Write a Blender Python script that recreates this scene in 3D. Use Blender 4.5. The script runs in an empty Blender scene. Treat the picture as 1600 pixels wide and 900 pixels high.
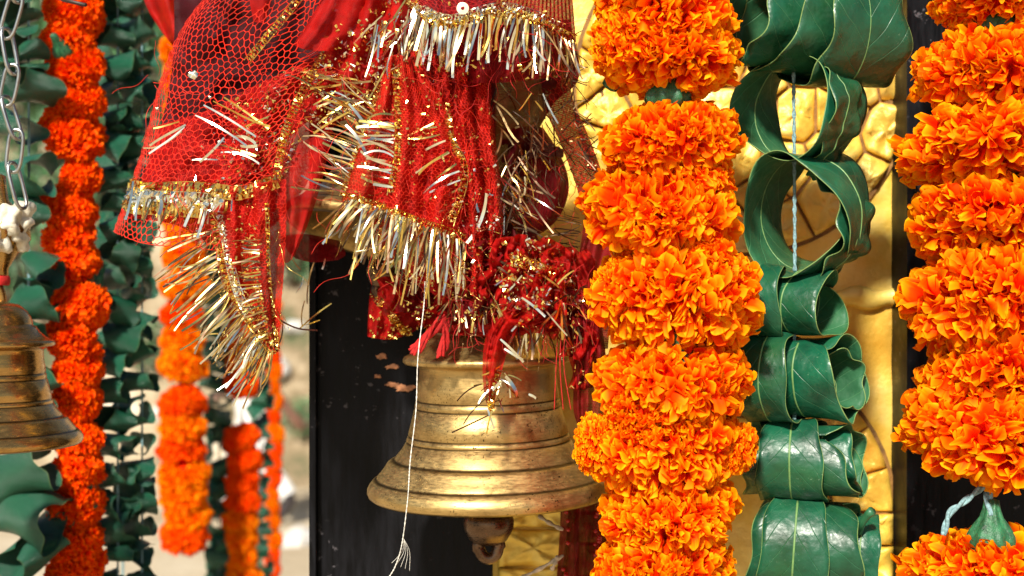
import bpy, bmesh, math, random
from mathutils import Vector, Matrix, Euler, noise

# ------------------------------------------------------------------ camera, sky, sun, exposure
SC = bpy.context.scene
COL = SC.collection
S = 0.00032            # metres per photo pixel on the plane of the garlands
D = 0.64               # camera to that plane
EYE = 1.75             # camera height above the ground
R = math.radians

cam = bpy.data.objects.new('camera', bpy.data.cameras.new('camera'))
COL.objects.link(cam)
cam.location = (0, -D, EYE)
cam.rotation_euler = (R(90), 0, 0)
cam.data.sensor_width = 36
cam.data.lens = 36 * D / (1600 * S)
cam.data.clip_start = 0.02
cam.data.clip_end = 500
cam.data.dof.use_dof = True
cam.data.dof.focus_distance = D + 0.02
cam.data.dof.aperture_fstop = 8.5
SC.camera = cam

SUN_EL, SUN_AZ = R(38), R(-17)      # azimuth measured from -Y (behind the camera) towards +X
to_sun = Vector((math.sin(SUN_AZ) * math.cos(SUN_EL), -math.cos(SUN_AZ) * math.cos(SUN_EL), math.sin(SUN_EL)))
world = bpy.data.worlds.new('World')
SC.world = world
world.use_nodes = True
wn = world.node_tree.nodes
sky = wn.new('ShaderNodeTexSky')
sky.sky_type = 'NISHITA'
sky.sun_disc = False
sky.sun_elevation = SUN_EL
sky.sun_rotation = math.atan2(to_sun.x, to_sun.y)
bg = wn['Background']
bg.inputs['Strength'].default_value = 0.058
world.node_tree.links.new(sky.outputs[0], bg.inputs['Color'])

sun = bpy.data.objects.new('sun', bpy.data.lights.new('sun', 'SUN'))
COL.objects.link(sun)
sun.data.energy = 5.0
sun.data.angle = R(5)
sun.data.color = (1.0, 0.93, 0.82)
sun.rotation_euler = to_sun.to_track_quat('Z', 'Y').to_euler()

SC.view_settings.view_transform = 'Standard'
SC.view_settings.look = 'None'
SC.view_settings.gamma = 1.0
SC.view_settings.use_curve_mapping = False
SC.view_settings.exposure = 0.6
SC.cycles.use_denoising = True
SC.cycles.max_bounces = 8
SC.cycles.transparent_max_bounces = 24

# ------------------------------------------------------------------ helpers
def P(x, y, d):
    """photo pixel -> world point lying d metres behind the garland plane"""
    k = S * (D + d) / D
    return Vector(((x - 800) * k, d, EYE + (450 - y) * k))

def K(d):
    return S * (D + d) / D

def link(o, parent=None):
    COL.objects.link(o)
    if parent is not None:
        o.parent = parent
        if parent.type == 'EMPTY':
            o.matrix_parent_inverse = Matrix.Translation(-Vector(parent.location))
    return o

def thing(name, label, cat, loc, group=None):
    o = bpy.data.objects.new(name, None)
    o.empty_display_size = 0.02
    o.location = loc
    COL.objects.link(o)
    o['label'] = label
    o['category'] = cat
    if group:
        o['group'] = group
    return o

def tag(o, label, cat, group=None):
    o['label'] = label
    o['category'] = cat
    if group:
        o['group'] = group
    return o

def mesh(name, verts, faces, mats, smooth=True, uvs=None, attr=None):
    me = bpy.data.meshes.new(name)
    me.from_pydata([tuple(v) for v in verts], [], faces)
    for m in (mats if isinstance(mats, (list, tuple)) else [mats]):
        me.materials.append(m)
    if smooth:
        me.polygons.foreach_set('use_smooth', [True] * len(me.polygons))
    if uvs is not None:
        ul = me.uv_layers.new(name='UVMap')
        flat = []
        for p in me.polygons:
            for vi in p.vertices:
                flat.extend(uvs[vi])
        ul.data.foreach_set('uv', flat)
    if attr:
        for an, vals in attr.items():
            a = me.attributes.new(an, 'FLOAT', 'POINT')
            a.data.foreach_set('value', vals)
    me.update()
    return me

def obj(name, me, parent=None, kind=None):
    o = bpy.data.objects.new(name, me)
    link(o, parent)
    if kind:
        o['kind'] = kind
    return o

def tube_data(pts, rad, n=6, closed=False, V=None, F=None):
    """polyline tube; rad float or list"""
    V = [] if V is None else V
    F = [] if F is None else F
    pts = [Vector(p) for p in pts]
    m = len(pts)
    b0 = len(V)
    up = None
    for i, p in enumerate(pts):
        a = pts[(i - 1) % m] if (i or closed) else p
        c = pts[(i + 1) % m] if (i < m - 1 or closed) else p
        t = (c - a)
        t = t.normalized() if t.length > 1e-9 else Vector((0, 0, 1))
        if up is None:
            up = Vector((0, 1, 0)) if abs(t.y) < 0.9 else Vector((1, 0, 0))
        sx = t.cross(up)
        if sx.length < 1e-6:
            sx = t.orthogonal()
        sx.normalize()
        up = sx.cross(t)
        r = rad[i] if isinstance(rad, (list, tuple)) else rad
        for k in range(n):
            an = 2 * math.pi * k / n
            V.append(p + sx * (r * math.cos(an)) + up * (r * math.sin(an)))
    for i in range(m if closed else m - 1):
        for k in range(n):
            i2 = (i + 1) % m
            F.append((b0 + i * n + k, b0 + i * n + (k + 1) % n, b0 + i2 * n + (k + 1) % n, b0 + i2 * n + k))
    if not closed:
        F.append(tuple(b0 + k for k in reversed(range(n))))
        F.append(tuple(b0 + (m - 1) * n + k for k in range(n)))
    return V, F

def lathe_data(prof, seg=96):
    V, F = [], []
    m = len(prof)
    for k in range(seg):
        a = 2 * math.pi * k / seg
        for r, z in prof:
            V.append(Vector((r * math.cos(a), r * math.sin(a), z)))
    for k in range(seg):
        k2 = (k + 1) % seg
        for i in range(m - 1):
            F.append((k * m + i, k * m + i + 1, k2 * m + i + 1, k2 * m + i))
    return V, F

def box_data(lo, hi, V=None, F=None):
    V = [] if V is None else V
    F = [] if F is None else F
    b = len(V)
    for z in (lo[2], hi[2]):
        for y in (lo[1], hi[1]):
            for x in (lo[0], hi[0]):
                V.append(Vector((x, y, z)))
    for f in ((0, 2, 3, 1), (4, 5, 7, 6), (0, 1, 5, 4), (2, 6, 7, 3), (0, 4, 6, 2), (1, 3, 7, 5)):
        F.append(tuple(b + i for i in f))
    return V, F

def cr(p, t):
    """Catmull-Rom through list p (tuples), t in 0..1"""
    n = len(p) - 1
    x = min(max(t, 0.0), 1.0) * n
    i = min(int(x), n - 1)
    f = x - i
    p1, p2 = p[i], p[i + 1]
    p0 = p[i - 1] if i > 0 else tuple(2 * a - b for a, b in zip(p1, p2))
    p3 = p[i + 2] if i + 2 <= n else tuple(2 * b - a for a, b in zip(p1, p2))
    return tuple(0.5 * (2 * b + (c - a) * f + (2 * a - 5 * b + 4 * c - e) * f * f + (3 * b - a - 3 * c + e) * f ** 3)
                 for a, b, c, e in zip(p0, p1, p2, p3))

def rs(r, a, b):
    return r.uniform(a, b)

# ------------------------------------------------------------------ materials
def mat(name):
    m = bpy.data.materials.new(name)
    m.use_nodes = True
    nt = m.node_tree
    return m, nt, nt.nodes, nt.nodes['Principled BSDF'], nt.nodes['Material Output']

def node(nt, t, **kw):
    n = nt.nodes.new(t)
    for k, v in kw.items():
        if k.startswith('i_'):
            key = k[2:].replace('_', ' ')
            n.inputs[key].default_value = v
        else:
            setattr(n, k, v)
    return n

def ramp(nt, stops, src=None):
    n = nt.nodes.new('ShaderNodeValToRGB')
    el = n.color_ramp.elements
    while len(el) < len(stops):
        el.new(0.5)
    for e, (p, c) in zip(el, stops):
        e.position = p
        e.color = (*c, 1) if len(c) == 3 else c
    if src is not None:
        nt.links.new(src, n.inputs[0])
    return n

def math_n(nt, op, a, b=None, c=None):
    n = nt.nodes.new('ShaderNodeMath')
    n.operation = op
    for i, v in enumerate((a, b, c)):
        if v is None:
            continue
        if isinstance(v, (int, float)):
            n.inputs[i].default_value = v
        else:
            nt.links.new(v, n.inputs[i])
    return n.outputs[0]

def mixc(nt, fac, a, b, mode='MIX'):
    n = nt.nodes.new('ShaderNodeMix')
    n.data_type = 'RGBA'
    n.blend_type = mode
    for i, v in ((0, fac), (6, a), (7, b)):
        if isinstance(v, (int, float)):
            n.inputs[i].default_value = v
        elif isinstance(v, tuple):
            n.inputs[i].default_value = (*v, 1)
        else:
            nt.links.new(v, n.inputs[i])
    return n.outputs[2]

def noise_n(nt, scale, detail=4, rough=0.55, coord=None, dist=0.0):
    n = nt.nodes.new('ShaderNodeTexNoise')
    n.inputs['Scale'].default_value = scale
    n.inputs['Detail'].default_value = detail
    n.inputs['Roughness'].default_value = rough
    n.inputs['Distortion'].default_value = dist
    if coord is not None:
        nt.links.new(coord, n.inputs['Vector'])
    return n.outputs[0]

def bump(nt, h, bs, strength=0.4, dist=0.001):
    b = nt.nodes.new('ShaderNodeBump')
    b.inputs['Strength'].default_value = strength
    b.inputs['Distance'].default_value = dist
    nt.links.new(h, b.inputs['Height'])
    nt.links.new(b.outputs[0], bs.inputs['Normal'])

def coord(nt, which='Object'):
    return nt.nodes.new('ShaderNodeTexCoord').outputs[which]

def simple(name, col, rough=0.5, metal=0.0, var=0.0, scale=60, bstr=0.0, spec=0.5):
    m, nt, ns, bs, out = mat(name)
    bs.inputs['Roughness'].default_value = rough
    bs.inputs['Metallic'].default_value = metal
    bs.inputs['Specular IOR Level'].default_value = spec
    c = coord(nt)
    nz = noise_n(nt, scale, coord=c)
    r = ramp(nt, [(0.3, tuple(x * (1 - var) for x in col)), (0.7, tuple(min(1, x * (1 + var)) for x in col))], nz)
    nt.links.new(r.outputs[0], bs.inputs['Base Color'])
    if bstr:
        bump(nt, noise_n(nt, scale * 4, coord=c), bs, bstr)
    return m

def make_petal_mat(name, stops):
    m, nt, ns, bs, out = mat(name)
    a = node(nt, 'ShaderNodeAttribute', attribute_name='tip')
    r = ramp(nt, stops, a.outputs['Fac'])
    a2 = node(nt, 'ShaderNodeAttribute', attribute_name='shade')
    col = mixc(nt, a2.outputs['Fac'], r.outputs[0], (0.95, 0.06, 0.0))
    oi = ns.new('ShaderNodeObjectInfo')
    f = math_n(nt, 'MULTIPLY', oi.outputs['Random'], 0.22)
    col = mixc(nt, f, col, (0.95, 0.10, 0.0))
    nt.links.new(col, bs.inputs['Base Color'])
    bs.inputs['Roughness'].default_value = 0.62
    bs.inputs['Specular IOR Level'].default_value = 0.06
    tr = ns.new('ShaderNodeBsdfTranslucent')
    nt.links.new(col, tr.inputs['Color'])
    mx = ns.new('ShaderNodeMixShader')
    mx.inputs[0].default_value = 0.28
    nt.links.new(bs.outputs[0], mx.inputs[1])
    nt.links.new(tr.outputs[0], mx.inputs[2])
    nt.links.new(mx.outputs[0], out.inputs[0])
    return m

def make_leaf_mat(name, dark, light, vein, rough, veinw, spec, spots=True):
    m, nt, ns, bs, out = mat(name)
    uv = node(nt, 'ShaderNodeUVMap', uv_map='UVMap')
    sep = ns.new('ShaderNodeSeparateXYZ')
    nt.links.new(uv.outputs[0], sep.inputs[0])
    u, v = sep.outputs[0], sep.outputs[1]
    va = math_n(nt, 'ABSOLUTE', math_n(nt, 'SUBTRACT', v, 0.5))
    wob = noise_n(nt, 4, 1, coord=uv.outputs[0])
    ph = math_n(nt, 'ADD', math_n(nt, 'MULTIPLY', u, 11.0), math_n(nt, 'MULTIPLY', va, -3.4))
    ph = math_n(nt, 'ADD', ph, math_n(nt, 'MULTIPLY', wob, 0.35))
    fr = math_n(nt, 'ABSOLUTE', math_n(nt, 'SUBTRACT', math_n(nt, 'FRACT', ph), 0.5))
    ln = math_n(nt, 'SUBTRACT', 1.0, math_n(nt, 'MULTIPLY', fr, 1.0 / veinw))
    ln = math_n(nt, 'MAXIMUM', ln, 0.0)
    edge = math_n(nt, 'GREATER_THAN', va, 0.492)
    oc = coord(nt)
    n1 = noise_n(nt, 55, 5, coord=oc)
    base = ramp(nt, [(0.3, dark), (0.72, light)], n1).outputs[0]
    oi = ns.new('ShaderNodeObjectInfo')
    base = mixc(nt, math_n(nt, 'MULTIPLY', oi.outputs['Random'], 0.45), base, (0.012, 0.045, 0.016))
    yel = ramp(nt, [(0.5, (0, 0, 0)), (0.75, (0.5, 0.5, 0.5))], noise_n(nt, 28, 4, coord=oc)).outputs[0]
    base = mixc(nt, yel, base, (0.022, 0.085, 0.014))
    col = mixc(nt, math_n(nt, 'MULTIPLY', ln, 0.3), base, vein)
    col = mixc(nt, math_n(nt, 'MULTIPLY', edge, 0.75), col, (0.22, 0.33, 0.10))
    if spots:
        sp = noise_n(nt, 900, 2, coord=oc)
        spf = ramp(nt, [(0.66, (0, 0, 0)), (0.72, (1, 1, 1))], sp).outputs[0]
        n3 = noise_n(nt, 70, 2, coord=oc)
        spf = math_n(nt, 'MULTIPLY', spf, ramp(nt, [(0.5, (0, 0, 0)), (0.7, (0.45, 0.45, 0.45))], n3).outputs[0])
        col = mixc(nt, spf, col, (0.25, 0.36, 0.24))
    nt.links.new(col, bs.inputs['Base Color'])
    rg = ramp(nt, [(0.3, (rough - 0.10,) * 3), (0.7, (rough + 0.22,) * 3)], noise_n(nt, 190, 6, 0.7, coord=oc))
    nt.links.new(rg.outputs[0], bs.inputs['Roughness'])
    bs.inputs['Specular IOR Level'].default_value = spec
    h = math_n(nt, 'ADD', math_n(nt, 'MULTIPLY', ln, -0.6), math_n(nt, 'MULTIPLY', noise_n(nt, 420, 4, coord=oc), 0.5))
    h = math_n(nt, 'ADD', h, math_n(nt, 'MULTIPLY', noise_n(nt, 110, 2, coord=oc), 2.2))
    bump(nt, h, bs, 0.6, 0.0007)
    return m

def make_brass(name, base, dark, rough, pits=1.0):
    m, nt, ns, bs, out = mat(name)
    oc = coord(nt)
    mp = node(nt, 'ShaderNodeMapping')
    nt.links.new(oc, mp.inputs[0])
    mp.inputs['Scale'].default_value = (1, 1, 5)
    streak = noise_n(nt, 230, 6, coord=mp.outputs[0])
    big = noise_n(nt, 22, 4, coord=oc)
    fine = noise_n(nt, 800, 3, coord=oc)
    col = ramp(nt, [(0.25, tuple(x * 0.8 for x in base)), (0.55, base), (0.8, tuple(min(1, x * 1.15) for x in base))], streak).outputs[0]
    col = mixc(nt, ramp(nt, [(0.45, (0, 0, 0)), (0.75, (0.55, 0.55, 0.55))], big).outputs[0], col, dark)
    grime_and_shade = ramp(nt, [(0.5, (0, 0, 0)), (0.68, (0.7, 0.7, 0.7))], noise_n(nt, 75, 8, 0.72, coord=oc)).outputs[0]
    col = mixc(nt, grime_and_shade, col, dark)
    pit = ramp(nt, [(0.60, (0, 0, 0)), (0.66, (1, 1, 1))], fine).outputs[0]
    pit = math_n(nt, 'MULTIPLY', pit, ramp(nt, [(0.42, (0, 0, 0)), (0.6, (1, 1, 1))], noise_n(nt, 55, 4, coord=oc)).outputs[0])
    pit = math_n(nt, 'MULTIPLY', pit, pits)
    col = mixc(nt, pit, col, tuple(x * 0.25 for x in dark))
    g = node(nt, 'ShaderNodeAttribute', attribute_name='groove')
    col = mixc(nt, math_n(nt, 'MULTIPLY', g.outputs['Fac'], 0.85), col, tuple(x * 0.2 for x in dark))
    nt.links.new(col, bs.inputs['Base Color'])
    bs.inputs['Metallic'].default_value = 0.9
    rr = ramp(nt, [(0.3, (rough - 0.06,) * 3), (0.7, (rough + 0.16,) * 3)], streak).outputs[0]
    nt.links.new(rr, bs.inputs['Roughness'])
    h = math_n(nt, 'ADD', math_n(nt, 'MULTIPLY', streak, 0.5), math_n(nt, 'MULTIPLY', pit, -0.8))
    bump(nt, h, bs, 0.16, 0.0004)
    return m

def make_cloth(name, col, weave, alpha, sheen=0.3, hscale=0):
    """woven gauze: threads stay, the gaps between them let light through"""
    m, nt, ns, bs, out = mat(name)
    uv = node(nt, 'ShaderNodeUVMap', uv_map='UVMap')
    sep = ns.new('ShaderNodeSeparateXYZ')
    nt.links.new(uv.outputs[0], sep.inputs[0])
    oc = coord(nt)
    def saw(s, k):
        f = math_n(nt, 'FRACT', math_n(nt, 'MULTIPLY', s, k))
        return math_n(nt, 'MULTIPLY', math_n(nt, 'ABSOLUTE', math_n(nt, 'SUBTRACT', f, 0.5)), 2.0)
    th = math_n(nt, 'MAXIMUM', saw(sep.outputs[0], weave[0]), saw(sep.outputs[1], weave[1]))
    n1 = noise_n(nt, 90, 4, coord=oc)
    c = ramp(nt, [(0.3, tuple(x * 0.62 for x in col)), (0.7, tuple(min(1, x * 1.2) for x in col))], n1).outputs[0]
    nt.links.new(c, bs.inputs['Base Color'])
    bs.inputs['Roughness'].default_value = 0.55
    bs.inputs['Specular IOR Level'].default_value = 0.25
    tl = ns.new('ShaderNodeBsdfTranslucent')
    nt.links.new(c, tl.inputs['Color'])
    mx = ns.new('ShaderNodeMixShader')
    mx.inputs[0].default_value = 0.35
    nt.links.new(bs.outputs[0], mx.inputs[1])
    nt.links.new(tl.outputs[0], mx.inputs[2])
    tp = ns.new('ShaderNodeBsdfTransparent')
    mx2 = ns.new('ShaderNodeMixShader')
    gap = ramp(nt, [(0.45, (1 - alpha,) * 3), (0.62, (1, 1, 1))], th).outputs[0]
    nt.links.new(gap, mx2.inputs[0])
    nt.links.new(tp.outputs[0], mx2.inputs[1])
    nt.links.new(mx.outputs[0], mx2.inputs[2])
    nt.links.new(mx2.outputs[0], out.inputs[0])
    bump(nt, th, bs, 0.5, 0.0004)
    return m

def make_gold_wall():
    m, nt, ns, bs, out = mat('gold_paint')
    oc = coord(nt)
    n1 = noise_n(nt, 26, 6, coord=oc)
    col = ramp(nt, [(0.3, (0.62, 0.34, 0.025)), (0.5, (0.84, 0.57, 0.085)), (0.72, (0.92, 0.74, 0.24))], n1).outputs[0]
    n2 = noise_n(nt, 9, 3, coord=oc)
    col = mixc(nt, ramp(nt, [(0.55, (0, 0, 0)), (0.75, (0.6, 0.6, 0.6))], n2).outputs[0], col, (0.5, 0.2, 0.02))
    nt.links.new(col, bs.inputs['Base Color'])
    bs.inputs['Metallic'].default_value = 0.2
    bs.inputs['Roughness'].default_value = 0.42
    h = math_n(nt, 'ADD', noise_n(nt, 180, 5, coord=oc), math_n(nt, 'MULTIPLY', noise_n(nt, 50, 3, coord=oc), 1.5))
    bump(nt, h, bs, 0.5, 0.0014)
    return m

def make_black_board():
    m, nt, ns, bs, out = mat('black_painted_wood')
    oc = coord(nt)
    mp = node(nt, 'ShaderNodeMapping')
    nt.links.new(oc, mp.inputs[0])
    mp.inputs['Scale'].default_value = (6, 1, 1)
    n1 = noise_n(nt, 40, 6, coord=mp.outputs[0])
    col = ramp(nt, [(0.35, (0.002, 0.002, 0.0025)), (0.75, (0.008, 0.008, 0.010))], n1).outputs[0]
    sc = noise_n(nt, 120, 3, 0.7, coord=oc)
    msk = noise_n(nt, 14, 2, coord=oc)
    f = math_n(nt, 'MULTIPLY', ramp(nt, [(0.62, (0, 0, 0)), (0.66, (1, 1, 1))], sc).outputs[0], ramp(nt, [(0.5, (0, 0, 0)), (0.62, (0.6, 0.6, 0.6))], msk).outputs[0])
    col = mixc(nt, f, col, (0.13, 0.12, 0.13))
    nt.links.new(col, bs.inputs['Base Color'])
    rr = ramp(nt, [(0.3, (0.32,) * 3), (0.7, (0.6,) * 3)], n1).outputs[0]
    nt.links.new(rr, bs.inputs['Roughness'])
    bs.inputs['Specular IOR Level'].default_value = 0.12
    bump(nt, n1, bs, 0.4, 0.001)
    return m

def make_ground(name, stops, scale):
    m, nt, ns, bs, out = mat(name)
    oc = coord(nt)
    n1 = noise_n(nt, scale, 6, 0.6, coord=oc)
    n2 = noise_n(nt, scale * 9, 4, 0.6, coord=oc)
    f = math_n(nt, 'ADD', math_n(nt, 'MULTIPLY', n1, 0.7), math_n(nt, 'MULTIPLY', n2, 0.3))
    nt.links.new(ramp(nt, stops, f).outputs[0], bs.inputs['Base Color'])
    bs.inputs['Roughness'].default_value = 0.95
    bump(nt, n2, bs, 0.5, 0.05)
    return m

M = {}
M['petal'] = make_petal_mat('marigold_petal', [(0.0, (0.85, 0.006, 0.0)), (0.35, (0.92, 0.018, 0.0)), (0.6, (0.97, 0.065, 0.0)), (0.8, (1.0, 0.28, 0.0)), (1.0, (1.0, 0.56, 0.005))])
M['petal_red'] = make_petal_mat('scarlet_marigold_petal', [(0.0, (0.80, 0.004, 0.0)), (0.4, (0.90, 0.014, 0.0)), (0.75, (0.97, 0.055, 0.0)), (1.0, (1.0, 0.24, 0.0))])
M['calyx'] = simple('green_calyx', (0.022, 0.12, 0.05), 0.42, 0, 0.6, 9, 0.5)
M['leaf_top'] = make_leaf_mat('leaf_upper_side', (0.003, 0.038, 0.018), (0.008, 0.12, 0.058), (0.08, 0.28, 0.12), 0.33, 0.03, 0.45)
M['leaf_under'] = make_leaf_mat('leaf_underside', (0.012, 0.075, 0.030), (0.034, 0.165, 0.070), (0.12, 0.32, 0.14), 0.52, 0.05, 0.3, False)
M['leaf_gloss'] = make_leaf_mat('glossy_leaf', (0.003, 0.050, 0.025), (0.012, 0.155, 0.090), (0.08, 0.28, 0.14), 0.24, 0.03, 0.5, False)
M['midrib'] = simple('leaf_midrib', (0.13, 0.25, 0.08), 0.45, 0, 0.25, 200)
M['brass'] = make_brass('old_brass', (0.60, 0.41, 0.155), (0.17, 0.095, 0.03), 0.38)
M['brass2'] = make_brass('polished_brass', (0.50, 0.29, 0.09), (0.14, 0.07, 0.025), 0.18, 0.3)
M['clapper'] = make_brass('worn_clapper_metal', (0.20, 0.12, 0.07), (0.03, 0.018, 0.012), 0.24, 1.0)
M['steel'] = simple('chain_steel', (0.42, 0.43, 0.41), 0.3, 1.0, 0.25, 160)
M['iron'] = simple('dark_iron', (0.05, 0.035, 0.03), 0.5, 0.6, 0.3, 90)
M['gold_wall'] = make_gold_wall()
M['black'] = make_black_board()
M['barewood'] = simple('bare_wood_patch', (0.42, 0.18, 0.08), 0.8, 0, 0.4, 300, 0.4)
M['thread'] = simple('cotton_thread', (0.72, 0.70, 0.62), 0.9, 0, 0.2, 900)
M['twine'] = simple('blue_grey_twine', (0.20, 0.34, 0.36), 0.9, 0, 0.45, 700, 0.5)
M['rope'] = simple('dark_rope', (0.16, 0.045, 0.03), 0.9, 0, 0.4, 500, 0.5)
M['red_thread'] = simple('red_net_thread', (0.66, 0.024, 0.008), 0.5, 0, 0.35, 80)
M['red_cord'] = simple('red_wool', (0.46, 0.008, 0.006), 0.85, 0, 0.35, 400, 0.5)
M['gauze'] = make_cloth('red_gauze', (0.56, 0.006, 0.003), (110, 170), 0.5)
M['gauze_sheer'] = make_cloth('sheer_red_gauze', (0.58, 0.006, 0.003), (100, 150), 0.8)
M['gauze_dense'] = make_cloth('dense_red_cloth', (0.52, 0.006, 0.004), (70, 80), 0.15)
M['gauze_dark'] = make_cloth('dark_maroon_cloth', (0.055, 0.003, 0.006), (170, 190), 0.04)
M['maroon'] = make_cloth('maroon_cloth', (0.26, 0.004, 0.007), (50, 80), 0.25)
M['tin_silver'] = simple('silver_tinsel', (0.97, 0.88, 0.66), 0.20, 1.0, 0.18, 260)
M['tin_gold'] = simple('gold_tinsel', (0.96, 0.58, 0.15), 0.22, 1.0, 0.3, 260)
M['tin_old'] = simple('tarnished_tinsel', (0.50, 0.34, 0.16), 0.32, 1.0, 0.5, 260)
M['tin_dark'] = simple('blackened_tinsel', (0.10, 0.06, 0.035), 0.4, 0.9, 0.4, 260)
M['bead'] = simple('red_glass_bead', (0.40, 0.012, 0.008), 0.12, 0, 0.3, 120)
M['twig'] = simple('dry_pale_twig', (0.52, 0.42, 0.30), 0.8, 0, 0.35, 300, 0.4)
M['sand'] = make_ground('sandy_ground', [(0.3, (0.30, 0.22, 0.13)), (0.5, (0.48, 0.39, 0.26)), (0.72, (0.62, 0.54, 0.40))], 0.9)
M['hill'] = make_ground('dry_hillside', [(0.36, (0.07, 0.085, 0.035)), (0.44, (0.22, 0.16, 0.09)), (0.54, (0.42, 0.34, 0.22)), (0.66, (0.62, 0.55, 0.43))], 1.1)
M['stone'] = simple('pale_rock', (0.62, 0.60, 0.56), 0.9, 0, 0.2, 8, 0.3)
M['bush'] = simple('shrub_leaf', (0.06, 0.15, 0.055), 0.55, 0, 0.5, 3)
M['bark'] = simple('shrub_stem', (0.12, 0.08, 0.05), 0.9, 0, 0.3, 30)
M['skin'] = simple('skin', (0.15, 0.07, 0.042), 0.55, 0, 0.1, 12)
M['hair'] = simple('black_hair', (0.012, 0.010, 0.010), 0.5, 0, 0.2, 50)
M['white_cloth'] = simple('white_cotton', (0.78, 0.77, 0.74), 0.9, 0, 0.06, 10)
M['shoe'] = simple('dark_shoe', (0.035, 0.028, 0.03), 0.5, 0, 0.3, 30)
M['sole'] = simple('shoe_sole', (0.5, 0.48, 0.46), 0.8, 0, 0.1, 30)

# ------------------------------------------------------------------ setting: ground, hill
def build_ground():
    V, F = [], []
    xs = [-160 + 320 * i / 40 for i in range(41)]
    ys = [-160 + 320 * i / 40 for i in range(41)]
    for y in ys:
        for x in xs:
            V.append(Vector((x, y, 0)))
    for j in range(40):
        for i in range(40):
            F.append((j * 41 + i, j * 41 + i + 1, (j + 1) * 41 + i + 1, (j + 1) * 41 + i))
    o = obj('ground', mesh('ground', V, F, M['sand']))
    o['kind'] = 'structure'
    V, F = [], []
    nx, ny = 90, 60
    def hz(x, y):
        t = (y - 10.5)
        base = 0.0 if t < 0 else 7.0 * (1 - math.exp(-t / 5.5)) + 0.1 * t
        n = noise.fractal(Vector((x * 0.35, y * 0.35, 1.7)), 1.0, 2.1, 5)
        return base + n * 0.34 * min(1, max(0, t) / 1.2) - 0.03
    for j in range(ny + 1):
        y = 10 + 45 * (j / ny) ** 1.5
        for i in range(nx + 1):
            x = -26 + 52 * i / nx
            V.append(Vector((x, y, hz(x, y))))
    for j in range(ny):
        for i in range(nx):
            F.append((j * (nx + 1) + i, j * (nx + 1) + i + 1, (j + 1) * (nx + 1) + i + 1, (j + 1) * (nx + 1) + i))
    o = obj('hill', mesh('hill', V, F, M['hill']))
    o['kind'] = 'structure'
    return hz
hill_z = build_ground()

def on_hill(px, py):
    """where the view ray through a photo pixel meets the ground or hill"""
    d = Vector(((px - 800) * S / D, 1.0, (450 - py) * S / D))
    t = 6.0
    while t < 60:
        p = Vector((d.x * t, -D + t, EYE + d.z * t))
        h = hill_z(p.x, p.y) if p.y > 10 else 0.0
        if p.z <= h:
            return Vector((p.x, p.y, h))
        t += 0.04
    return p

def rock(px, py, r, seed, label):
    rr = random.Random(seed)
    bm = bmesh.new()
    bmesh.ops.create_icosphere(bm, subdivisions=3, radius=1)
    for v in bm.verts:
        n = noise.noise(v.co * 1.3 + Vector((seed, 0, 0))) * 0.35 + noise.noise(v.co * 3 + Vector((0, seed, 0))) * 0.12
        v.co = v.co * (1 + n)
        v.co.x *= 1.35
        v.co.z *= 0.72
        v.co *= r
    me = bpy.data.meshes.new('rock')
    bm.to_mesh(me)
    bm.free()
    me.materials.append(M['stone'])
    o = obj('rock', me)
    o.location = on_hill(px, py) + Vector((0, 0, r * 0.35))
    o.rotation_euler = (0, 0, rr.uniform(0, 6))
    tag(o, label, 'rock', 'pale rocks on the hillside')

rock(428, 585, 0.17, 3, 'large pale rock on the sandy slope, right of the far garlands')
rock(462, 520, 0.09, 5, 'small pale rock on the slope beside the dark post, above the large rock')
rock(466, 850, 0.10, 8, 'small pale rock on the ground near the walking person\'s shoe')
rock(262, 660, 0.12, 9, 'pale rock between the curled leaf strand and the orange garland')

def shrub(px, py, r, seed, label):
    rr = random.Random(seed)
    base = on_hill(px, py)
    t = thing('shrub', label, 'shrub', base, 'shrubs on the hillside')
    V, F = [], []
    for k in range(5):
        a = rr.uniform(0, 6.28)
        q = base + Vector((math.cos(a), math.sin(a), 0)) * r * 0.5 + Vector((0, 0, r * rr.uniform(0.7, 1.2)))
        tube_data([base - Vector((0, 0, 0.05)), base.lerp(q, 0.5) + Vector((0, 0, r * 0.1)), q], [0.03 * r + 0.008, 0.02 * r + 0.005, 0.004], 5, V=V, F=F)
    obj('stem', mesh('stem', V, F, M['bark']), t)
    V, F = [], []
    for k in range(int(650)):
        while True:
            v = Vector((rr.uniform(-1, 1), rr.uniform(-1, 1), rr.uniform(-1, 1)))
            if 0.25 < v.length < 1 + 0.2 * noise.noise(v * 3 + Vector((seed, 0, 0))):
                break
        c = base + Vector((v.x * r * 1.2, v.y * r, r * 0.85 + v.z * r * 0.85))
        e = Euler((rr.uniform(0, 6), rr.uniform(0, 6), rr.uniform(0, 6))).to_matrix()
        s = r * rr.uniform(0.07, 0.14)
        b = len(V)
        for p in ((-1, 0, 0), (0, -0.45, 0.15), (1, 0, 0), (0, 0.45, 0.15)):
            V.append(c + e @ (Vector(p) * s))
        F.append((b, b + 1, b + 2))
        F.append((b, b + 2, b + 3))
    obj('foliage', mesh('foliage', V, F, M['bush'], smooth=False), t, 'stuff')

for i, (px, py, r, lb) in enumerate([
        (250, 590, 0.34, 'low green shrub on the slope between the leaf strand and the orange garland'),
        (462, 450, 0.42, 'green shrub on the slope beside the dark post under the red scarf'),
        (250, 110, 1.6, 'pale green bush high on the hill beside the edge of the red net scarf'),
        (60, 190, 1.7, 'big green bush high on the hill behind the steel chain'),
        (170, 330, 1.2, 'green bush on the hill behind the curled leaf strand'),
        (20, 480, 0.9, 'green bush on the hill behind the bell cut by the frame'),
        (478, 690, 0.22, 'small green tuft on the slope against the dark post')]):
    shrub(px, py, r, 20 + i, lb)

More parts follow.
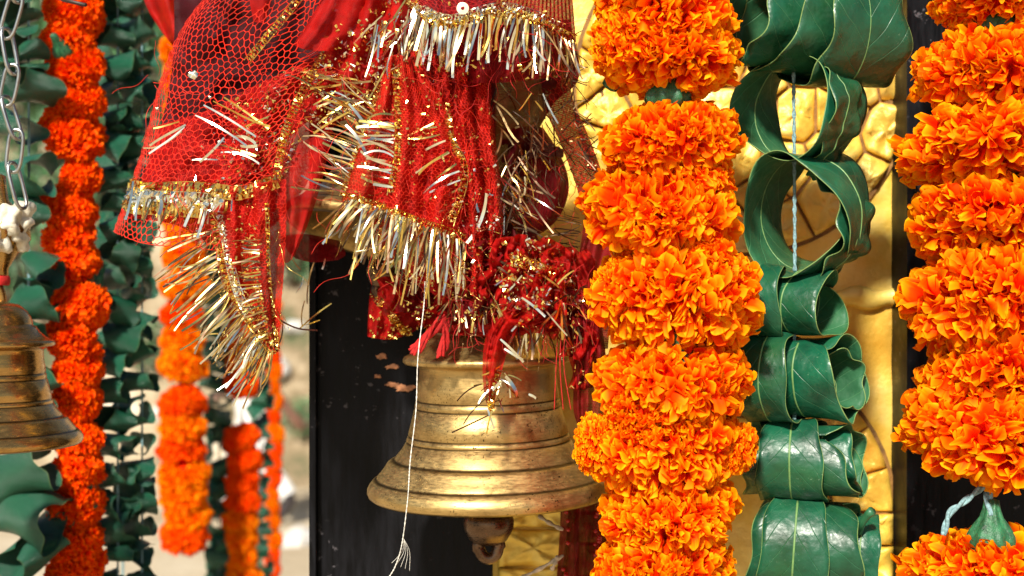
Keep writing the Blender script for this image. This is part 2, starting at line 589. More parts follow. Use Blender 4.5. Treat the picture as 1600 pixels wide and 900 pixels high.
# ------------------------------------------------------------------ dark posts and gold wall
def board(name, x0, x1, d0, d1, label, edge=True):
    a, b = P(x0, 0, d0), P(x1, 0, d0)
    t = thing(name, label, 'post', Vector(((a.x + b.x) / 2, (d0 + d1) / 2, 0)))
    V, F = [], []
    nx, nz = 10, 60
    zs = [0.0 + 2.5 * i / nz for i in range(nz + 1)]
    xs = [a.x + (b.x - a.x) * i / nx for i in range(nx + 1)]
    for z in zs:
        for x in xs:
            V.append(Vector((x, d0 + 0.0012 * noise.noise(Vector((x * 30, 3.1, z * 6))), z)))
    for j in range(nz):
        for i in range(nx):
            F.append((j * (nx + 1) + i, j * (nx + 1) + i + 1, (j + 1) * (nx + 1) + i + 1, (j + 1) * (nx + 1) + i))
    n0 = len(V)
    for (x, s) in ((xs[0], 0), (xs[-1], nx)):
        for j, z in enumerate(zs):
            V.append(Vector((x, d1, z)))
    for j in range(nz):
        F.append((n0 + j, j * (nx + 1), (j + 1) * (nx + 1), n0 + j + 1))
        F.append((j * (nx + 1) + nx, n0 + nz + 1 + j, n0 + nz + 2 + j, (j + 1) * (nx + 1) + nx))
    obj('post_panel', mesh('post_panel', V, F, M['black'], smooth=False), t)
    return t, a, b

t, a, b = board('dark_post', 497, 768, 0.158, 0.24, 'black painted wooden post with chipped paint behind the big bell')
e0 = P(483, 0, 0.150)
V, F = box_data((e0.x, 0.150, 0), (a.x - 0.0004, 0.236, 2.5))
obj('edge_strip', mesh('edge_strip', V, F, M['black'], smooth=False), t)
def chip(cx, cy, w, h, seed):
    V, F = [], []
    c = P(cx, cy, 0.1555)
    n = 40
    V.append(c)
    for i in range(n):
        an = 2 * math.pi * i / n
        k = 1 + 0.55 * noise.noise(Vector((math.cos(an) * 1.6, math.sin(an) * 1.6, seed))) + 0.5 * noise.noise(Vector((math.cos(an) * 5, math.sin(an) * 5, seed + 3)))
        V.append(c + Vector((w * K(0.155) * k * math.cos(an), 0.001, h * K(0.155) * k * math.sin(an))))
    for i in range(n):
        F.append((0, 1 + (i + 1) % n, 1 + i))
    obj('bare_patch', mesh('bare_patch', V, F, M['barewood']), t)
for i, q in enumerate([(597, 557, 9, 4), (611, 573, 11, 4), (590, 588, 5, 3), (632, 606, 16, 6), (612, 601, 9, 3)]):
    chip(*q, i * 3.7)

t2, a2, b2 = board('dark_post', 1417, 1720, 0.135, 0.24, 'black painted post behind the marigold garland cut by the frame')

# gold wall
GW = 0.166
gl, gr = P(770, 0, GW), P(1424, 0, GW)
wall_t = thing('gold_wall', 'gold painted relief wall of cast stones between the two black posts', 'wall', Vector(((gl.x + gr.x) / 2, GW + 0.05, 0)))
def build_wall():
    V, F = [], []
    nx, nz = 70, 150
    z0, z1 = P(0, 1010, GW).z, P(0, -110, GW).z
    for j in range(nz + 1):
        z = z0 + (z1 - z0) * j / nz
        for i in range(nx + 1):
            x = gl.x + (gr.x - gl.x) * i / nx
            y = GW + 0.0022 * noise.fractal(Vector((x * 26, 0, z * 26)), 1, 2, 4)
            V.append(Vector((x, y, z)))
    for j in range(nz):
        for i in range(nx):
            F.append((j * (nx + 1) + i, j * (nx + 1) + i + 1, (j + 1) * (nx + 1) + i + 1, (j + 1) * (nx + 1) + i))
    obj('plaster', mesh('plaster', V, F, M['gold_wall']), wall_t)
    V, F = box_data((gl.x + 0.001, GW + 0.006, 0), (gr.x - 0.001, GW + 0.07, 2.5))
    obj('backing', mesh('backing', V, F, M['gold_wall'], smooth=False), wall_t)
build_wall()

def clip(poly, n, c):
    out = []
    for i in range(len(poly)):
        a, b = poly[i], poly[(i + 1) % len(poly)]
        da, db = a.dot(n) - c, b.dot(n) - c
        if da <= 0:
            out.append(a)
        if (da < 0 < db) or (db < 0 < da):
            out.append(a + (b - a) * (da / (da - db)))
    return out

def stone(poly, seed, hgt=0.0065, gap=1.9):
    """poly in pixel space -> pillowed stone standing proud of the wall"""
    c = sum(poly, Vector((0, 0))) / len(poly)
    # resample outline
    per = []
    for i in range(len(poly)):
        a, b = poly[i], poly[(i + 1) % len(poly)]
        m = max(1, int((b - a).length / 9))
        for k in range(m):
            per.append(a + (b - a) * (k / m))
    n = len(per)
    if n < 5:
        return
    V, F = [], []
    rings = [(1.0, -0.2), (0.985, 0.5), (0.93, 0.85), (0.8, 0.95), (0.62, 1.0), (0.42, 1.0), (0.2, 1.0)]
    for f, h in rings:
        for p in per:
            dv = p - c
            L = dv.length
            q = c + dv * (max(0.1, (L - gap) / L) * f)
            nz = noise.noise(Vector((q.x * 0.022, q.y * 0.022, seed))) * 0.6 + noise.noise(Vector((q.x * 0.06, q.y * 0.06, seed + 9))) * 0.6 + noise.noise(Vector((q.x * 0.15, q.y * 0.15, seed + 4))) * 0.5
            V.append(P(q.x, q.y, GW - hgt * h * (1 + nz * 0.9)))
    cz = P(c.x, c.y, GW - hgt)
    V.append(cz)
    for r_ in range(len(rings) - 1):
        for i in range(n):
            F.append((r_ * n + i, r_ * n + (i + 1) % n, (r_ + 1) * n + (i + 1) % n, (r_ + 1) * n + i))
    for i in range(n):
        F.append(((len(rings) - 1) * n + i, (len(rings) - 1) * n + (i + 1) % n, len(V) - 1))
    obj('stone', mesh('stone', V, F, M['gold_wall']), wall_t)

def medallion():
    rr = random.Random(5)
    cx, cy, RR = 1160, 135, 262
    pts = []
    tries = 0
    while len(pts) < 48 and tries < 9000:
        tries += 1
        q = Vector((rr.uniform(cx - RR, cx + RR), rr.uniform(cy - RR, cy + RR)))
        if (q - Vector((cx, cy))).length < RR - 8 and all((q - o).length < 1e9 and (q - o).length > 56 for o in pts):
            pts.append(q)
    for i, q in enumerate(pts):
        poly = [Vector((cx + RR * math.cos(2 * math.pi * k / 40), cy + RR * math.sin(2 * math.pi * k / 40))) for k in range(40)]
        for o in pts:
            if o is q:
                continue
            nrm = (o - q)
            poly = clip(poly, nrm, ((o + q) / 2).dot(nrm))
            if len(poly) < 3:
                break
        if len(poly) >= 3:
            stone(poly, i * 1.7)
medallion()
M['grime_and_shade'] = simple('joint_shade_brown', (0.20, 0.095, 0.018), 0.7, 0, 0.5, 120, 0.4)  # dark brown that stands in for the shade in the stone joints
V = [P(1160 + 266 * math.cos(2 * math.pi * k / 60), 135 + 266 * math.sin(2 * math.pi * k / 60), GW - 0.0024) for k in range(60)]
obj('joint_shade_sheet', mesh('joint_shade_sheet', V, [tuple(range(60))], M['grime_and_shade'], smooth=False), wall_t)
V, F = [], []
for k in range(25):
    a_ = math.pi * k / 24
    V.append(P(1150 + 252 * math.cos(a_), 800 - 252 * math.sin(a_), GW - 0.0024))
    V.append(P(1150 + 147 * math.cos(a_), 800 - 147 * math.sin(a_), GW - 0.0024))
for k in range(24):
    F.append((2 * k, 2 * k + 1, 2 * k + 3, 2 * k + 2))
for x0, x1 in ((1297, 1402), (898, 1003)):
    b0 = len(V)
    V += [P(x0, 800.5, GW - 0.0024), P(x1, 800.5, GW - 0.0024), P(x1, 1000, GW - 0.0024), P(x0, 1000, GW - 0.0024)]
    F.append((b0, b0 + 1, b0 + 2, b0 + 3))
obj('joint_shade_sheet', mesh('joint_shade_sheet', V, F, M['grime_and_shade'], smooth=False), wall_t)  # arch sheet, joint shade put in as dark colour
def arch():
    rr = random.Random(8)
    cx, cy, r0, r1 = 1150, 800, 150, 248
    n = 11
    for k in range(n):
        a0, a1 = math.pi * k / n, math.pi * (k + 1) / n
        poly = []
        for m in range(5):
            a = a0 + (a1 - a0) * m / 4
            poly.append(Vector((cx + r1 * math.cos(a), cy - r1 * math.sin(a))))
        for m in range(5):
            a = a1 + (a0 - a1) * m / 4
            poly.append(Vector((cx + r0 * math.cos(a), cy - r0 * math.sin(a))))
        stone(poly, 50 + k * 1.3, 0.007)
    for sgn in (1, -1):
        y = cy + 2
        while y < 1000:
            h = rr.uniform(46, 66)
            xs = sorted((cx + sgn * r0, cx + sgn * r1))
            stone([Vector((xs[0], y)), Vector((xs[1], y)), Vector((xs[1], y + h)), Vector((xs[0], y + h))], y, 0.009)
            y += h
    # blocks left of the arch
    y = 700
    while y < 1000:
        h = rr.uniform(52, 72)
        stone([Vector((776, y)), Vector((892, y)), Vector((892, y + h)), Vector((776, y + h))], y * 1.1, 0.008)
        y += h
arch()
# moulding between the medallion and the arch
V, F = [], []
pts = [P(1120 + 300 * i / 30, 466 + 3 * math.sin(i * 1.1), GW - 0.001) for i in range(31)]
tube_data(pts, [0.0065 + 0.0012 * math.sin(i * 0.9) for i in range(31)], 8, V=V, F=F)
obj('moulding', mesh('moulding', V, F, M['gold_wall']), wall_t)
pts = [P(1408 - 3 * math.sin(i * 0.5), -60 + 1040 * i / 50, GW - 0.0015) for i in range(51)]
V, F = tube_data(pts, [0.0035 + 0.0007 * math.sin(i * 1.7) for i in range(51)], 8)
obj('border_ridge', mesh('border_ridge', V, F, M['gold_wall']), wall_t)

# ------------------------------------------------------------------ marigolds
def flower_mesh(seed, npet=900, b=0.62):
    rr = random.Random(seed)
    V, F, tip, shade = [], [], [], []
    # core
    nu, nv = 16, 9
    off = 0
    for j in range(nv + 1):
        th = math.pi * j / nv
        for i in range(nu):
            ph = 2 * math.pi * i / nu
            V.append(Vector((0.66 * math.sin(th) * math.cos(ph), 0.66 * math.sin(th) * math.sin(ph), 0.66 * b * math.cos(th))))
            tip.append(0.05)
            shade.append(0.3)
    for j in range(nv):
        for i in range(nu):
            F.append((j * nu + i, (j + 1) * nu + i, (j + 1) * nu + (i + 1) % nu, j * nu + (i + 1) % nu))
    NA, NT = 12, 6
    ga = math.pi * (3 - math.sqrt(5))
    for k in range(npet):
        z = 1 - 2 * (k + 0.5) / npet
        ph = k * ga + rr.uniform(-0.25, 0.25)
        q = math.sqrt(max(0, 1 - z * z))
        dirv = Vector((q * math.cos(ph), q * math.sin(ph), z))
        if z < -0.93:
            continue
        ell = Vector((dirv.x, dirv.y, dirv.z * b))
        n = Vector((dirv.x, dirv.y, dirv.z / b)).normalized()
        lump = 1 + 0.20 * noise.noise(dirv * 2.4 + Vector((seed * 7.3, 0, 0))) + rr.uniform(-0.07, 0.06)
        n = (n + Vector((rr.uniform(-1, 1), rr.uniform(-1, 1), rr.uniform(-1, 1))) * 0.30).normalized()
        # curl axis: mostly away from flower face centre, partly random
        a = Vector((rr.uniform(-1, 1), rr.uniform(-1, 1), rr.uniform(-1, 1)))
        a = (a - n * a.dot(n)).normalized()
        c = n.cross(a)
        L = rr.uniform(0.34, 0.46)
        w = rr.uniform(0.06, 0.13)
        curl = rr.uniform(-0.04, 0.09)
        roll = rr.uniform(0.0, 0.10)
        amp = rr.uniform(0.022, 0.055)
        kf = rr.choice((0.8, 1.1, 1.5, 1.9))
        p1 = rr.uniform(0, 6.28)
        bend = rr.uniform(-0.10, 0.12)
        sh = max(0.0, min(1.0, rr.gauss(0.10, 0.28)))
        base = ell * lump - n * L
        b0 = len(V)
        for j in range(NT + 1):
            t = j / NT
            e = max(0.0, t - 0.6) / 0.4
            ww = w * (0.30 + 0.70 * min(1.0, t * 1.25) ** 0.8) * math.sqrt(1 - 0.30 * e * e)
            for i in range(NA):
                s = -1 + 2 * i / (NA - 1)
                rnd = 1 - 0.30 * (1 - math.sqrt(max(0.0, 1 - 0.90 * s * s))) * t
                pos = base + n * (L * (t * rnd - 0.10 * roll * 9 * e * e * 0.12)) + c * (ww * s)
                pos += a * (curl * t * t + roll * e * e + amp * t * t * math.sin(kf * math.pi * s + p1) + bend * s * s * t * 0.6)
                V.append(pos)
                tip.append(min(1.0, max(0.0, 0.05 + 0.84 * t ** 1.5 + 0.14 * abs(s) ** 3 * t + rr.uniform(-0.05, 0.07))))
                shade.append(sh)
        for j in range(NT):
            for i in range(NA - 1):
                F.append((b0 + j * NA + i, b0 + j * NA + i + 1, b0 + (j + 1) * NA + i + 1, b0 + (j + 1) * NA + i))
    return mesh('flower', V, F, M['petal'], attr={'tip': tip, 'shade': shade})

FM = [flower_mesh(s) for s in (1, 2, 3, 4, 5)]
def calyx_mesh():
    # ribbed green cup that sits under the petals (local -Z)
    prof = [(0.05, -1.12), (0.10, -1.10), (0.12, -0.98), (0.16, -0.86), (0.25, -0.74), (0.32, -0.62), (0.33, -0.52), (0.29, -0.42), (0.2, -0.34), (0.05, -0.3)]
    V, F = [], []
    seg = 48
    m = len(prof)
    for k in range(seg):
        a = 2 * math.pi * k / seg
        rb = 1 + 0.09 * math.cos(a * 8)
        for r, z in prof:
            V.append(Vector((r * rb * math.cos(a), r * rb * math.sin(a), z)))
    for k in range(seg):
        for i in range(m - 1):
            F.append((k * m + i, ((k + 1) % seg) * m + i, ((k + 1) % seg) * m + i + 1, k * m + i + 1))
    F.append(tuple(k * m for k in reversed(range(seg))))
    return mesh('calyx', V, F, M['calyx'])
CAL = calyx_mesh()

fl_rand = random.Random(77)
def flower(parent, cx, cy, rx, ry, d, upside=None, calyx=True, tilt=0.18, var=None, red=False):
    r = fl_rand
    me = FM[r.randrange(len(FM))] if var is None else FM[var]
    o = bpy.data.objects.new('flower', me)
    k = K(d)
    o.location = P(cx, cy, d)
    ups = r.random() < 0.5 if upside is None else upside
    e = Euler((r.gauss(0, tilt) + (math.pi if ups else 0), r.gauss(0, tilt), r.uniform(0, 6.28)), 'ZYX')
    o.rotation_euler = Euler((r.gauss(0, tilt) + (math.pi if ups else 0), r.gauss(0, tilt), 0)).to_matrix().to_euler()
    q = (Euler((r.gauss(0, tilt) + (math.pi if ups else 0), r.gauss(0, tilt), 0)).to_matrix() @ Matrix.Rotation(r.uniform(0, 6.28), 3, 'Z'))
    o.rotation_euler = q.to_euler()
    sx = rx * k / 0.98
    sz = ry * k / 0.52
    o.scale = (sx, sx, sz)
    link(o, parent)
    if red:
        o.material_slots[0].link = 'OBJECT'
        o.material_slots[0].material = M['petal_red']
    if calyx:
        c = bpy.data.objects.new('calyx', CAL)
        link(c, o)
    return o

def string(parent, pts, rad, m='twine', name='string', n=6, twist=True):
    """two-ply twisted string through px points (x,y,d)"""
    path = []
    N = max(12, int(len(pts) * 10))
    for i in range(N + 1):
        x, y, d = cr(pts, i / N)
        path.append(P(x, y, d))
    V, F = [], []
    if twist:
        for ph in (0, math.pi):
            L = 0
            q = []
            for i, p in enumerate(path):
                if i:
                    L += (p - path[i - 1]).length
                t = (path[min(i + 1, N)] - path[max(i - 1, 0)]).normalized()
                s1 = t.cross(Vector((0, 1, 0.01))).normalized()
                s2 = s1.cross(t)
                an = L / (rad * 5.5) * math.pi + ph
                q.append(p + (s1 * math.cos(an) + s2 * math.sin(an)) * rad * 0.5)
            tube_data(q, rad * 0.62, n, V=V, F=F)
    else:
        tube_data(path, rad, n, V=V, F=F)
    return obj(name, mesh(name, V, F, M[m]), parent)

# main garland
G1 = thing('marigold_garland', 'thick garland of orange marigolds hanging beside the big bell', 'garland', P(1040, 960, 0))
string(G1, [(1040, -120, 0.0), (1040, 400, 0), (1040, 960, 0)], 0.0012)
for cx, cy, rx, ry, up in [(1040, -95, 118, 75, True), (1036, 8, 116, 72, False), (1044, 90, 108, 55, True), (1046, 224, 106, 58, False), (1030, 330, 116, 70, True),
                           (1056, 466, 126, 80, False), (1048, 598, 118, 66, True), (1036, 706, 112, 72, False), (1046, 800, 104, 58, True), (1036, 892, 104, 60, False), (1040, 990, 108, 60, True)]:
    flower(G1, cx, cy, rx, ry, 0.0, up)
for cx, cy, rx, ry, d in [(940, 695, 42, 46, 0.0), (1140, 698, 42, 38, -0.004), (985, 60, 60, 46, -0.010), (1092, 440, 74, 58, -0.012), (1010, 640, 62, 48, -0.014), (1085, 290, 60, 45, -0.006), (975, 455, 48, 46, -0.004)]:
    flower(G1, cx, cy, rx, ry, d, calyx=False, tilt=0.6)

gc = obj('calyx', CAL, G1)      # green cup showing in the gap between two flowers
gc.location = P(1040, 206, -0.008)
gc.rotation_euler = (math.pi, 0.08, 0.4)
gc.scale = (0.034, 0.034, 0.030)
# right garland
G2 = thing('marigold_garland', 'orange marigold garland in front of the black post, cut by the frame', 'garland', P(1560, 960, 0.03))
string(G2, [(1560, -100, 0.03), (1560, 300, 0.03), (1562, 700, 0.03), (1548, 752, 0.02), (1546, 800, 0.018)], 0.0016)
for cx, cy, rx, ry, up in [(1560, -80, 110, 60, True), (1562, 4, 100, 46, False), (1566, 110, 128, 64, True), (1560, 228, 146, 64, False), (1568, 352, 134, 66, True),
                           (1564, 474, 144, 80, False), (1572, 576, 128, 66, True), (1566, 678, 154, 72, False)]:
    flower(G2, cx, cy, rx, ry, 0.03, up, calyx=(cy < 600))
o = flower(G2, 1568, 900, 142, 66, 0.03, False, calyx=False)
o = flower(G2, 1600, 884, 46, 44, 0.012, False, calyx=False)
o = flower(G2, 1560, 1010, 130, 66, 0.03, True, calyx=False)
# the calyx that shows above the lowest flower, with the loose twine end
cal = obj('calyx', CAL, G2)
cal.location = P(1546, 868, 0.012)
cal.rotation_euler = (math.pi - 0.1, 0.05, 0)
cal.scale = (0.036, 0.036, 0.036)
cal.location = P(1548, 905, 0.008)
string(G2, [(1546, 752, 0.016), (1530, 765, 0.012), (1505, 785, 0.010), (1484, 802, 0.009), (1474, 836, 0.009)], 0.0017, name='twine_end')
string(G2, [(1546, 748, 0.018), (1544, 775, 0.012), (1546, 806, 0.008)], 0.0022, name='twine')

# left garland (blurred), behind the cut-off bell
G3 = thing('marigold_garland', 'orange red marigold garland hanging behind the cut-off bell and chain', 'garland', P(115, 960, 0.262))
string(G3, [(112, -120, 0.26), (115, 400, 0.26), (116, 960, 0.26)], 0.0012)
for cx, cy, rx, ry in [(112, -30, 44, 30), (116, 20, 44, 34), (106, 64, 42, 28), (116, 106, 47, 32), (128, 158, 36, 27), (112, 210, 50, 32), (127, 276, 31, 28),
                       (104, 326, 46, 28), (108, 370, 40, 25), (114, 416, 43, 30), (124, 476, 46, 36), (114, 536, 46, 28), (122, 580, 38, 24), (120, 622, 36, 36),
                       (124, 690, 37, 30), (120, 738, 43, 30), (118, 790, 43, 34), (114, 842, 46, 28), (118, 888, 45, 30), (116, 940, 45, 30)]:
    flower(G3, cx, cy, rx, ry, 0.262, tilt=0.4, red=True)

# far garlands
def far_garland(x, ys, rx, ry, d, label, jit=5, top=-200):
    g = thing('marigold_garland', label, 'garland', P(x, ys[-1] + 40, d))
    string(g, [(x, top, d), (x, 400, d), (x + 1, ys[-1], d)], 0.0014)
    for y in ys:
        flower(g, x + fl_rand.uniform(-jit, jit), y, rx * fl_rand.uniform(0.92, 1.1), ry * fl_rand.uniform(0.95, 1.1), d, tilt=0.35, red=fl_rand.random() < 0.35, calyx=False)
    return g
far_garland(288, [-60, -14, 32, 78, 124, 170, 216, 262, 308, 354, 400, 446, 490, 532, 570, 632, 668, 704, 740, 774, 808, 838], 35, 24, 0.85, 'orange garland ending in a round tip, under the fringe of the red net scarf')
far_garland(378, [-20, 22, 64, 106, 148, 190, 232, 274, 316, 358, 400, 442, 484, 526, 566, 600, 686, 720, 752, 784, 814, 844, 874, 904, 936], 26, 21, 0.95, 'slim orange garland with a gap, below the gold fringe tip', 4)
far_garland(427, [480, 505, 530, 555, 580, 605, 628, 652, 676, 700, 724, 748, 772, 796, 820, 844, 868, 892, 916, 940], 13, 15, 1.3, 'thinnest orange red garland, last before the walking person', 3)

# ------------------------------------------------------------------ curled leaves
class Ring:
    """a leaf bent into a loop; u runs round the loop, v across the blade"""
    def __init__(s, c, W, rx, ry, yaw, pitch=0, roll=0, start=180, sweep=375, spiral=0.12, wav=0.05, nw=5, taper=0.5, seed=0, shift=0.0):
        s.c, s.W, s.rx, s.ry = c, W, rx, ry
        wav *= 1.3
        s.m = Matrix.Rotation(roll, 3, 'Y') @ Matrix.Rotation(pitch, 3, 'X') @ Matrix.Rotation(yaw, 3, 'Z')
        s.start, s.sweep, s.spiral, s.wav, s.nw, s.taper, s.seed, s.shift = R(start), R(sweep), spiral, wav, nw, taper, seed, shift
    def pt(s, u, v):
        # local: axis along -Y (towards the camera when yaw = 0)
        a = s.start + s.sweep * u
        prof = max(0.02, math.sin(math.pi * min(max(u, 0.0), 1.0))) ** s.taper
        q = (v - 0.5) * 2
        k = 1 - s.spiral * u
        ww = s.wav * (abs(q) ** 2.2)
        ph = s.seed * 2.1 + (0.9 if q > 0 else 2.6)
        k += ww * math.sin(s.nw * 2 * math.pi * u + ph) + 0.07 * noise.noise(Vector((u * 5, v * 1.2, s.seed * 3.3))) + 0.03 * noise.noise(Vector((u * 13, v * 4, s.seed)))
        ax = q * 0.5 * s.W * prof * (1 + 0.05 * math.sin(s.nw * 2.3 * math.pi * u + ph * 2)) + s.shift * (u - 0.5)
        p = Vector((s.rx * k * math.cos(a), -ax, s.ry * k * math.sin(a)))
        return s.c + s.m @ p

def leaf_obj(parent, ring, nu=72, nv=13, mid=True, name='leaf'):
    V, F, U = [], [], []
    for i in range(nu + 1):
        for j in range(nv + 1):
            V.append(ring.pt(i / nu, j / nv))
            U.append((i / nu, j / nv))
    for i in range(nu):
        for j in range(nv):
            F.append((i * (nv + 1) + j, (i + 1) * (nv + 1) + j, (i + 1) * (nv + 1) + j + 1, i * (nv + 1) + j + 1))
    me = mesh(name, V, F, [M['leaf_top'], M['leaf_under']], uvs=U)
    o = obj(name, me, parent)
    sm = o.modifiers.new('Solidify', 'SOLIDIFY')
    sm.thickness = 0.00038
    sm.offset = 0
    sm.material_offset = 1
    sm.material_offset_rim = 1
    if mid:
        pts = [ring.pt(i / 60, 0.5) for i in range(1, 60)]
        rad = [0.00065 * (1 - 0.5 * i / 58) for i in range(59)]
        V, F = tube_data(pts, rad, 6)
        obj('midrib', mesh('midrib', V, F, M['midrib']), o)
    return o

LG = thing('leaf_garland', 'garland of big glossy green leaves curled into rings on blue twine', 'leaf garland', P(1245, 960, 0.03))
ld = 0.035
lk = K(ld)
def big(cx, cy, W, rx, ry, yaw, **kw):
    d = kw.pop('d', ld)
    return leaf_obj(LG, Ring(P(cx, cy, d), W * lk, rx * lk, ry * lk, R(yaw), **kw))
# 1 top roll of nested leaves, axis almost across the picture
big(1312, 42, 156, 88, 92, -72, seed=3, start=70, sweep=340, spiral=0.02, wav=0.045, taper=0.22, roll=R(-3))
big(1270, 38, 176, 79, 83, -70, seed=1, start=60, sweep=340, spiral=0.03, wav=0.05, taper=0.25, roll=R(3))
big(1222, 36, 160, 70, 75, -66, seed=2, start=100, sweep=340, spiral=0.05, wav=0.08, taper=0.25, roll=R(6))
# 2, 3 open rings seen through
big(1250, 172, 146, 80, 82, -38, seed=4, start=75, sweep=368, spiral=0.05, wav=0.07, nw=3, taper=0.3)
big(1246, 176, 84, 88, 86, -44, seed=5, start=-70, sweep=130, spiral=0.0, wav=0.06, nw=3, taper=0.35)
big(1262, 338, 160, 86, 102, -38, seed=6, start=-40, sweep=385, spiral=0.16, wav=0.08, nw=3, taper=0.24, roll=R(-8))
big(1262, 352, 96, 86, 80, -44, seed=7, start=-110, sweep=190, spiral=0.04, wav=0.08, nw=4, taper=0.4, roll=R(-8))
# 4
big(1252, 474, 120, 62, 52, 48, seed=8, start=40, sweep=366, spiral=0.08, wav=0.08, nw=3, taper=0.2, roll=R(8))
big(1192, 470, 80, 62, 58, 64, seed=9, start=20, sweep=340, spiral=0.0, wav=0.05, nw=3, taper=0.25)
# 5
big(1210, 590, 86, 76, 72, 60, seed=10, start=70, sweep=360, spiral=0.03, wav=0.06, nw=4, taper=0.2)
big(1262, 588, 150, 66, 66, 56, seed=11, start=120, sweep=370, spiral=0.1, wav=0.09, nw=4, taper=0.2)
big(1280, 590, 120, 44, 50, 52, seed=19, start=160, sweep=320, spiral=0.2, wav=0.10, nw=4, taper=0.25)
# 6
big(1240, 716, 104, 68, 64, 72, seed=12, start=100, sweep=366, spiral=0.02, wav=0.04, nw=4, taper=0.14)
big(1254, 716, 182, 60, 56, 68, seed=13, start=140, sweep=350, spiral=0.06, wav=0.08, nw=4, taper=0.2)
big(1290, 718, 110, 44, 46, 64, seed=14, start=80, sweep=330, spiral=0.2, wav=0.10, nw=4, taper=0.25)
# 7
big(1242, 852, 108, 76, 82, 76, seed=15, start=110, sweep=366, spiral=0.02, wav=0.035, nw=4, taper=0.12, roll=R(4))
big(1262, 854, 176, 68, 74, 74, seed=16, start=95, sweep=360, spiral=0.03, wav=0.05, nw=4, taper=0.16, roll=R(4))
big(1352, 872, 60, 54, 66, 66, seed=17, start=60, sweep=200, spiral=0.0, wav=0.05, nw=3, taper=0.6)
big(1250, 1000, 160, 70, 70, 70, seed=18, start=90, sweep=372)
# petiole
V, F = tube_data([P(1342, 832, 0.02), P(1349, 814, 0.016), P(1357, 803, 0.012), P(1363, 798, 0.010)], [0.0018, 0.0019, 0.0021, 0.0024], 8)
obj('petiole', mesh('petiole', V, F, M['calyx']), LG)
string(LG, [(1240, -120, 0.035), (1240, 90, 0.035), (1241, 240, 0.035), (1242, 410, 0.033), (1241, 520, 0.033), (1242, 960, 0.035)], 0.00115)

# background strands share a few ring meshes
PROTO = []
def make_proto():
    for k in range(6):
        rr = random.Random(40 + k)
        ring = Ring(Vector((0, 0, 0)), rr.uniform(1.8, 2.5), 0.95, rr.uniform(0.75, 1.0), 0, start=rr.uniform(0, 360), sweep=rr.uniform(330, 380), spiral=0.22, wav=0.17, nw=3, taper=0.35, seed=60 + k)
        V, F, U = [], [], []
        nu, nv = 36, 7
        for i in range(nu + 1):
            for j in range(nv + 1):
                V.append(ring.pt(i / nu, j / nv))
                U.append((i / nu, j / nv))
        for i in range(nu):
            for j in range(nv):
                F.append((i * (nv + 1) + j, (i + 1) * (nv + 1) + j, (i + 1) * (nv + 1) + j + 1, i * (nv + 1) + j + 1))
        PROTO.append(mesh('leaf', V, F, [M['leaf_gloss']], uvs=U))
make_proto()
def leaf_strand(label, items, d, x, seed, name='leaf_garland'):
    rr = random.Random(seed)
    t = thing(name, label, 'leaf garland', P(x, 960, d))
    string(t, [(x, -120, d), (x, 400, d), (x, 960, d)], 0.001)
    for cx, cy, r in items:
        o = bpy.data.objects.new('leaf', PROTO[rr.randrange(6)])
        k = K(d) * r
        o.scale = (k, k, k * rr.uniform(0.75, 1.0))
        o.location = P(cx, cy, d)
        o.rotation_euler = (rr.uniform(-0.5, 0.5), rr.uniform(-0.5, 0.5), rr.choice((-1, 1)) * rr.uniform(0.55, 1.5))
        link(o, t)
    return t
def col(x, y0, y1, step, r, seed, jit=6):
    rr = random.Random(seed)
    out = []
    y = y0
    while y < y1:
        out.append((x + rr.uniform(-jit, jit), y, r * rr.uniform(0.85, 1.15)))
        y += step * rr.uniform(0.85, 1.15)
    return out
leaf_strand('dark curled leaf garland behind the steel chain and the cut-off bell', [(32, -30, 36), (28, 16, 34), (38, 72, 36), (50, 132, 42), (30, 202, 34), (50, 278, 40), (30, 335, 36), (72, 420, 32), (52, 468, 42), (30, 530, 40), (40, 600, 44), (36, 660, 44), (44, 738, 48), (56, 806, 52), (48, 868, 44), (40, 940, 44)], 0.232, 45, 3)
leaf_strand('curled leaf garland close beside the red marigold strand', col(184, -40, 950, 44, 26, 5), 0.285, 184, 6)
leaf_strand('curled leaf garland between the left marigolds and the red net scarf', col(216, -40, 950, 46, 28, 9), 0.30, 222, 10)
leaf_strand('darkest curled leaf garland, hanging behind the two nearer leaf strands', col(192, -40, 560, 40, 34, 17), 0.5, 192, 18)
leaf_strand('far leaf garland between the two orange garlands', col(342, -40, 960, 27, 21, 12, 5), 0.95, 342, 13)
leaf_strand('far leaf garland beside the thinnest orange garland', col(408, -40, 960, 26, 17, 14, 4), 1.15, 408, 15)

# ------------------------------------------------------------------ bells
BELL_PROF = [(0.1, -92), (30, -91), (58, -84), (74, -70), (82, -56), (85, -44), (86, -40), (92, -38), (94, -34), (100, -26), (112, -16), (122, -10), (129, -7), (131, -3), (131, 1), (128, 4), (114, 6), (108, 9), (106.5, 13),
             (107, 20), (109, 40), (112.2, 59), ('g', 110.8, 60.2), ('g', 110.8, 61.6), (112.8, 63), (114.2, 71.5), ('g', 112.8, 72.5), ('g', 113, 74), (115.2, 75.2), (120, 96), (125.2, 114), ('g', 123.8, 115.2), ('g', 124.2, 116.6), (126.4, 118),
             (128.4, 123.5), ('g', 127, 124.6), ('g', 127.4, 126), (129.6, 127.4), (136, 138), (146, 149.5), ('g', 147, 152), ('g', 150, 153.5), (155, 155), (158.5, 158), (162, 164), (168, 172), (174, 179), ('g', 175, 181.5), ('g', 177.5, 182.5), (181, 184),
             (186, 190), (189.5, 197), (190, 202), (188, 208), ('g', 183, 212), ('g', 174, 213), (166, 209), (150, 190), (128, 150), (112, 110), (100, 50), (96, 14), (40, 8), (0.1, 8)]
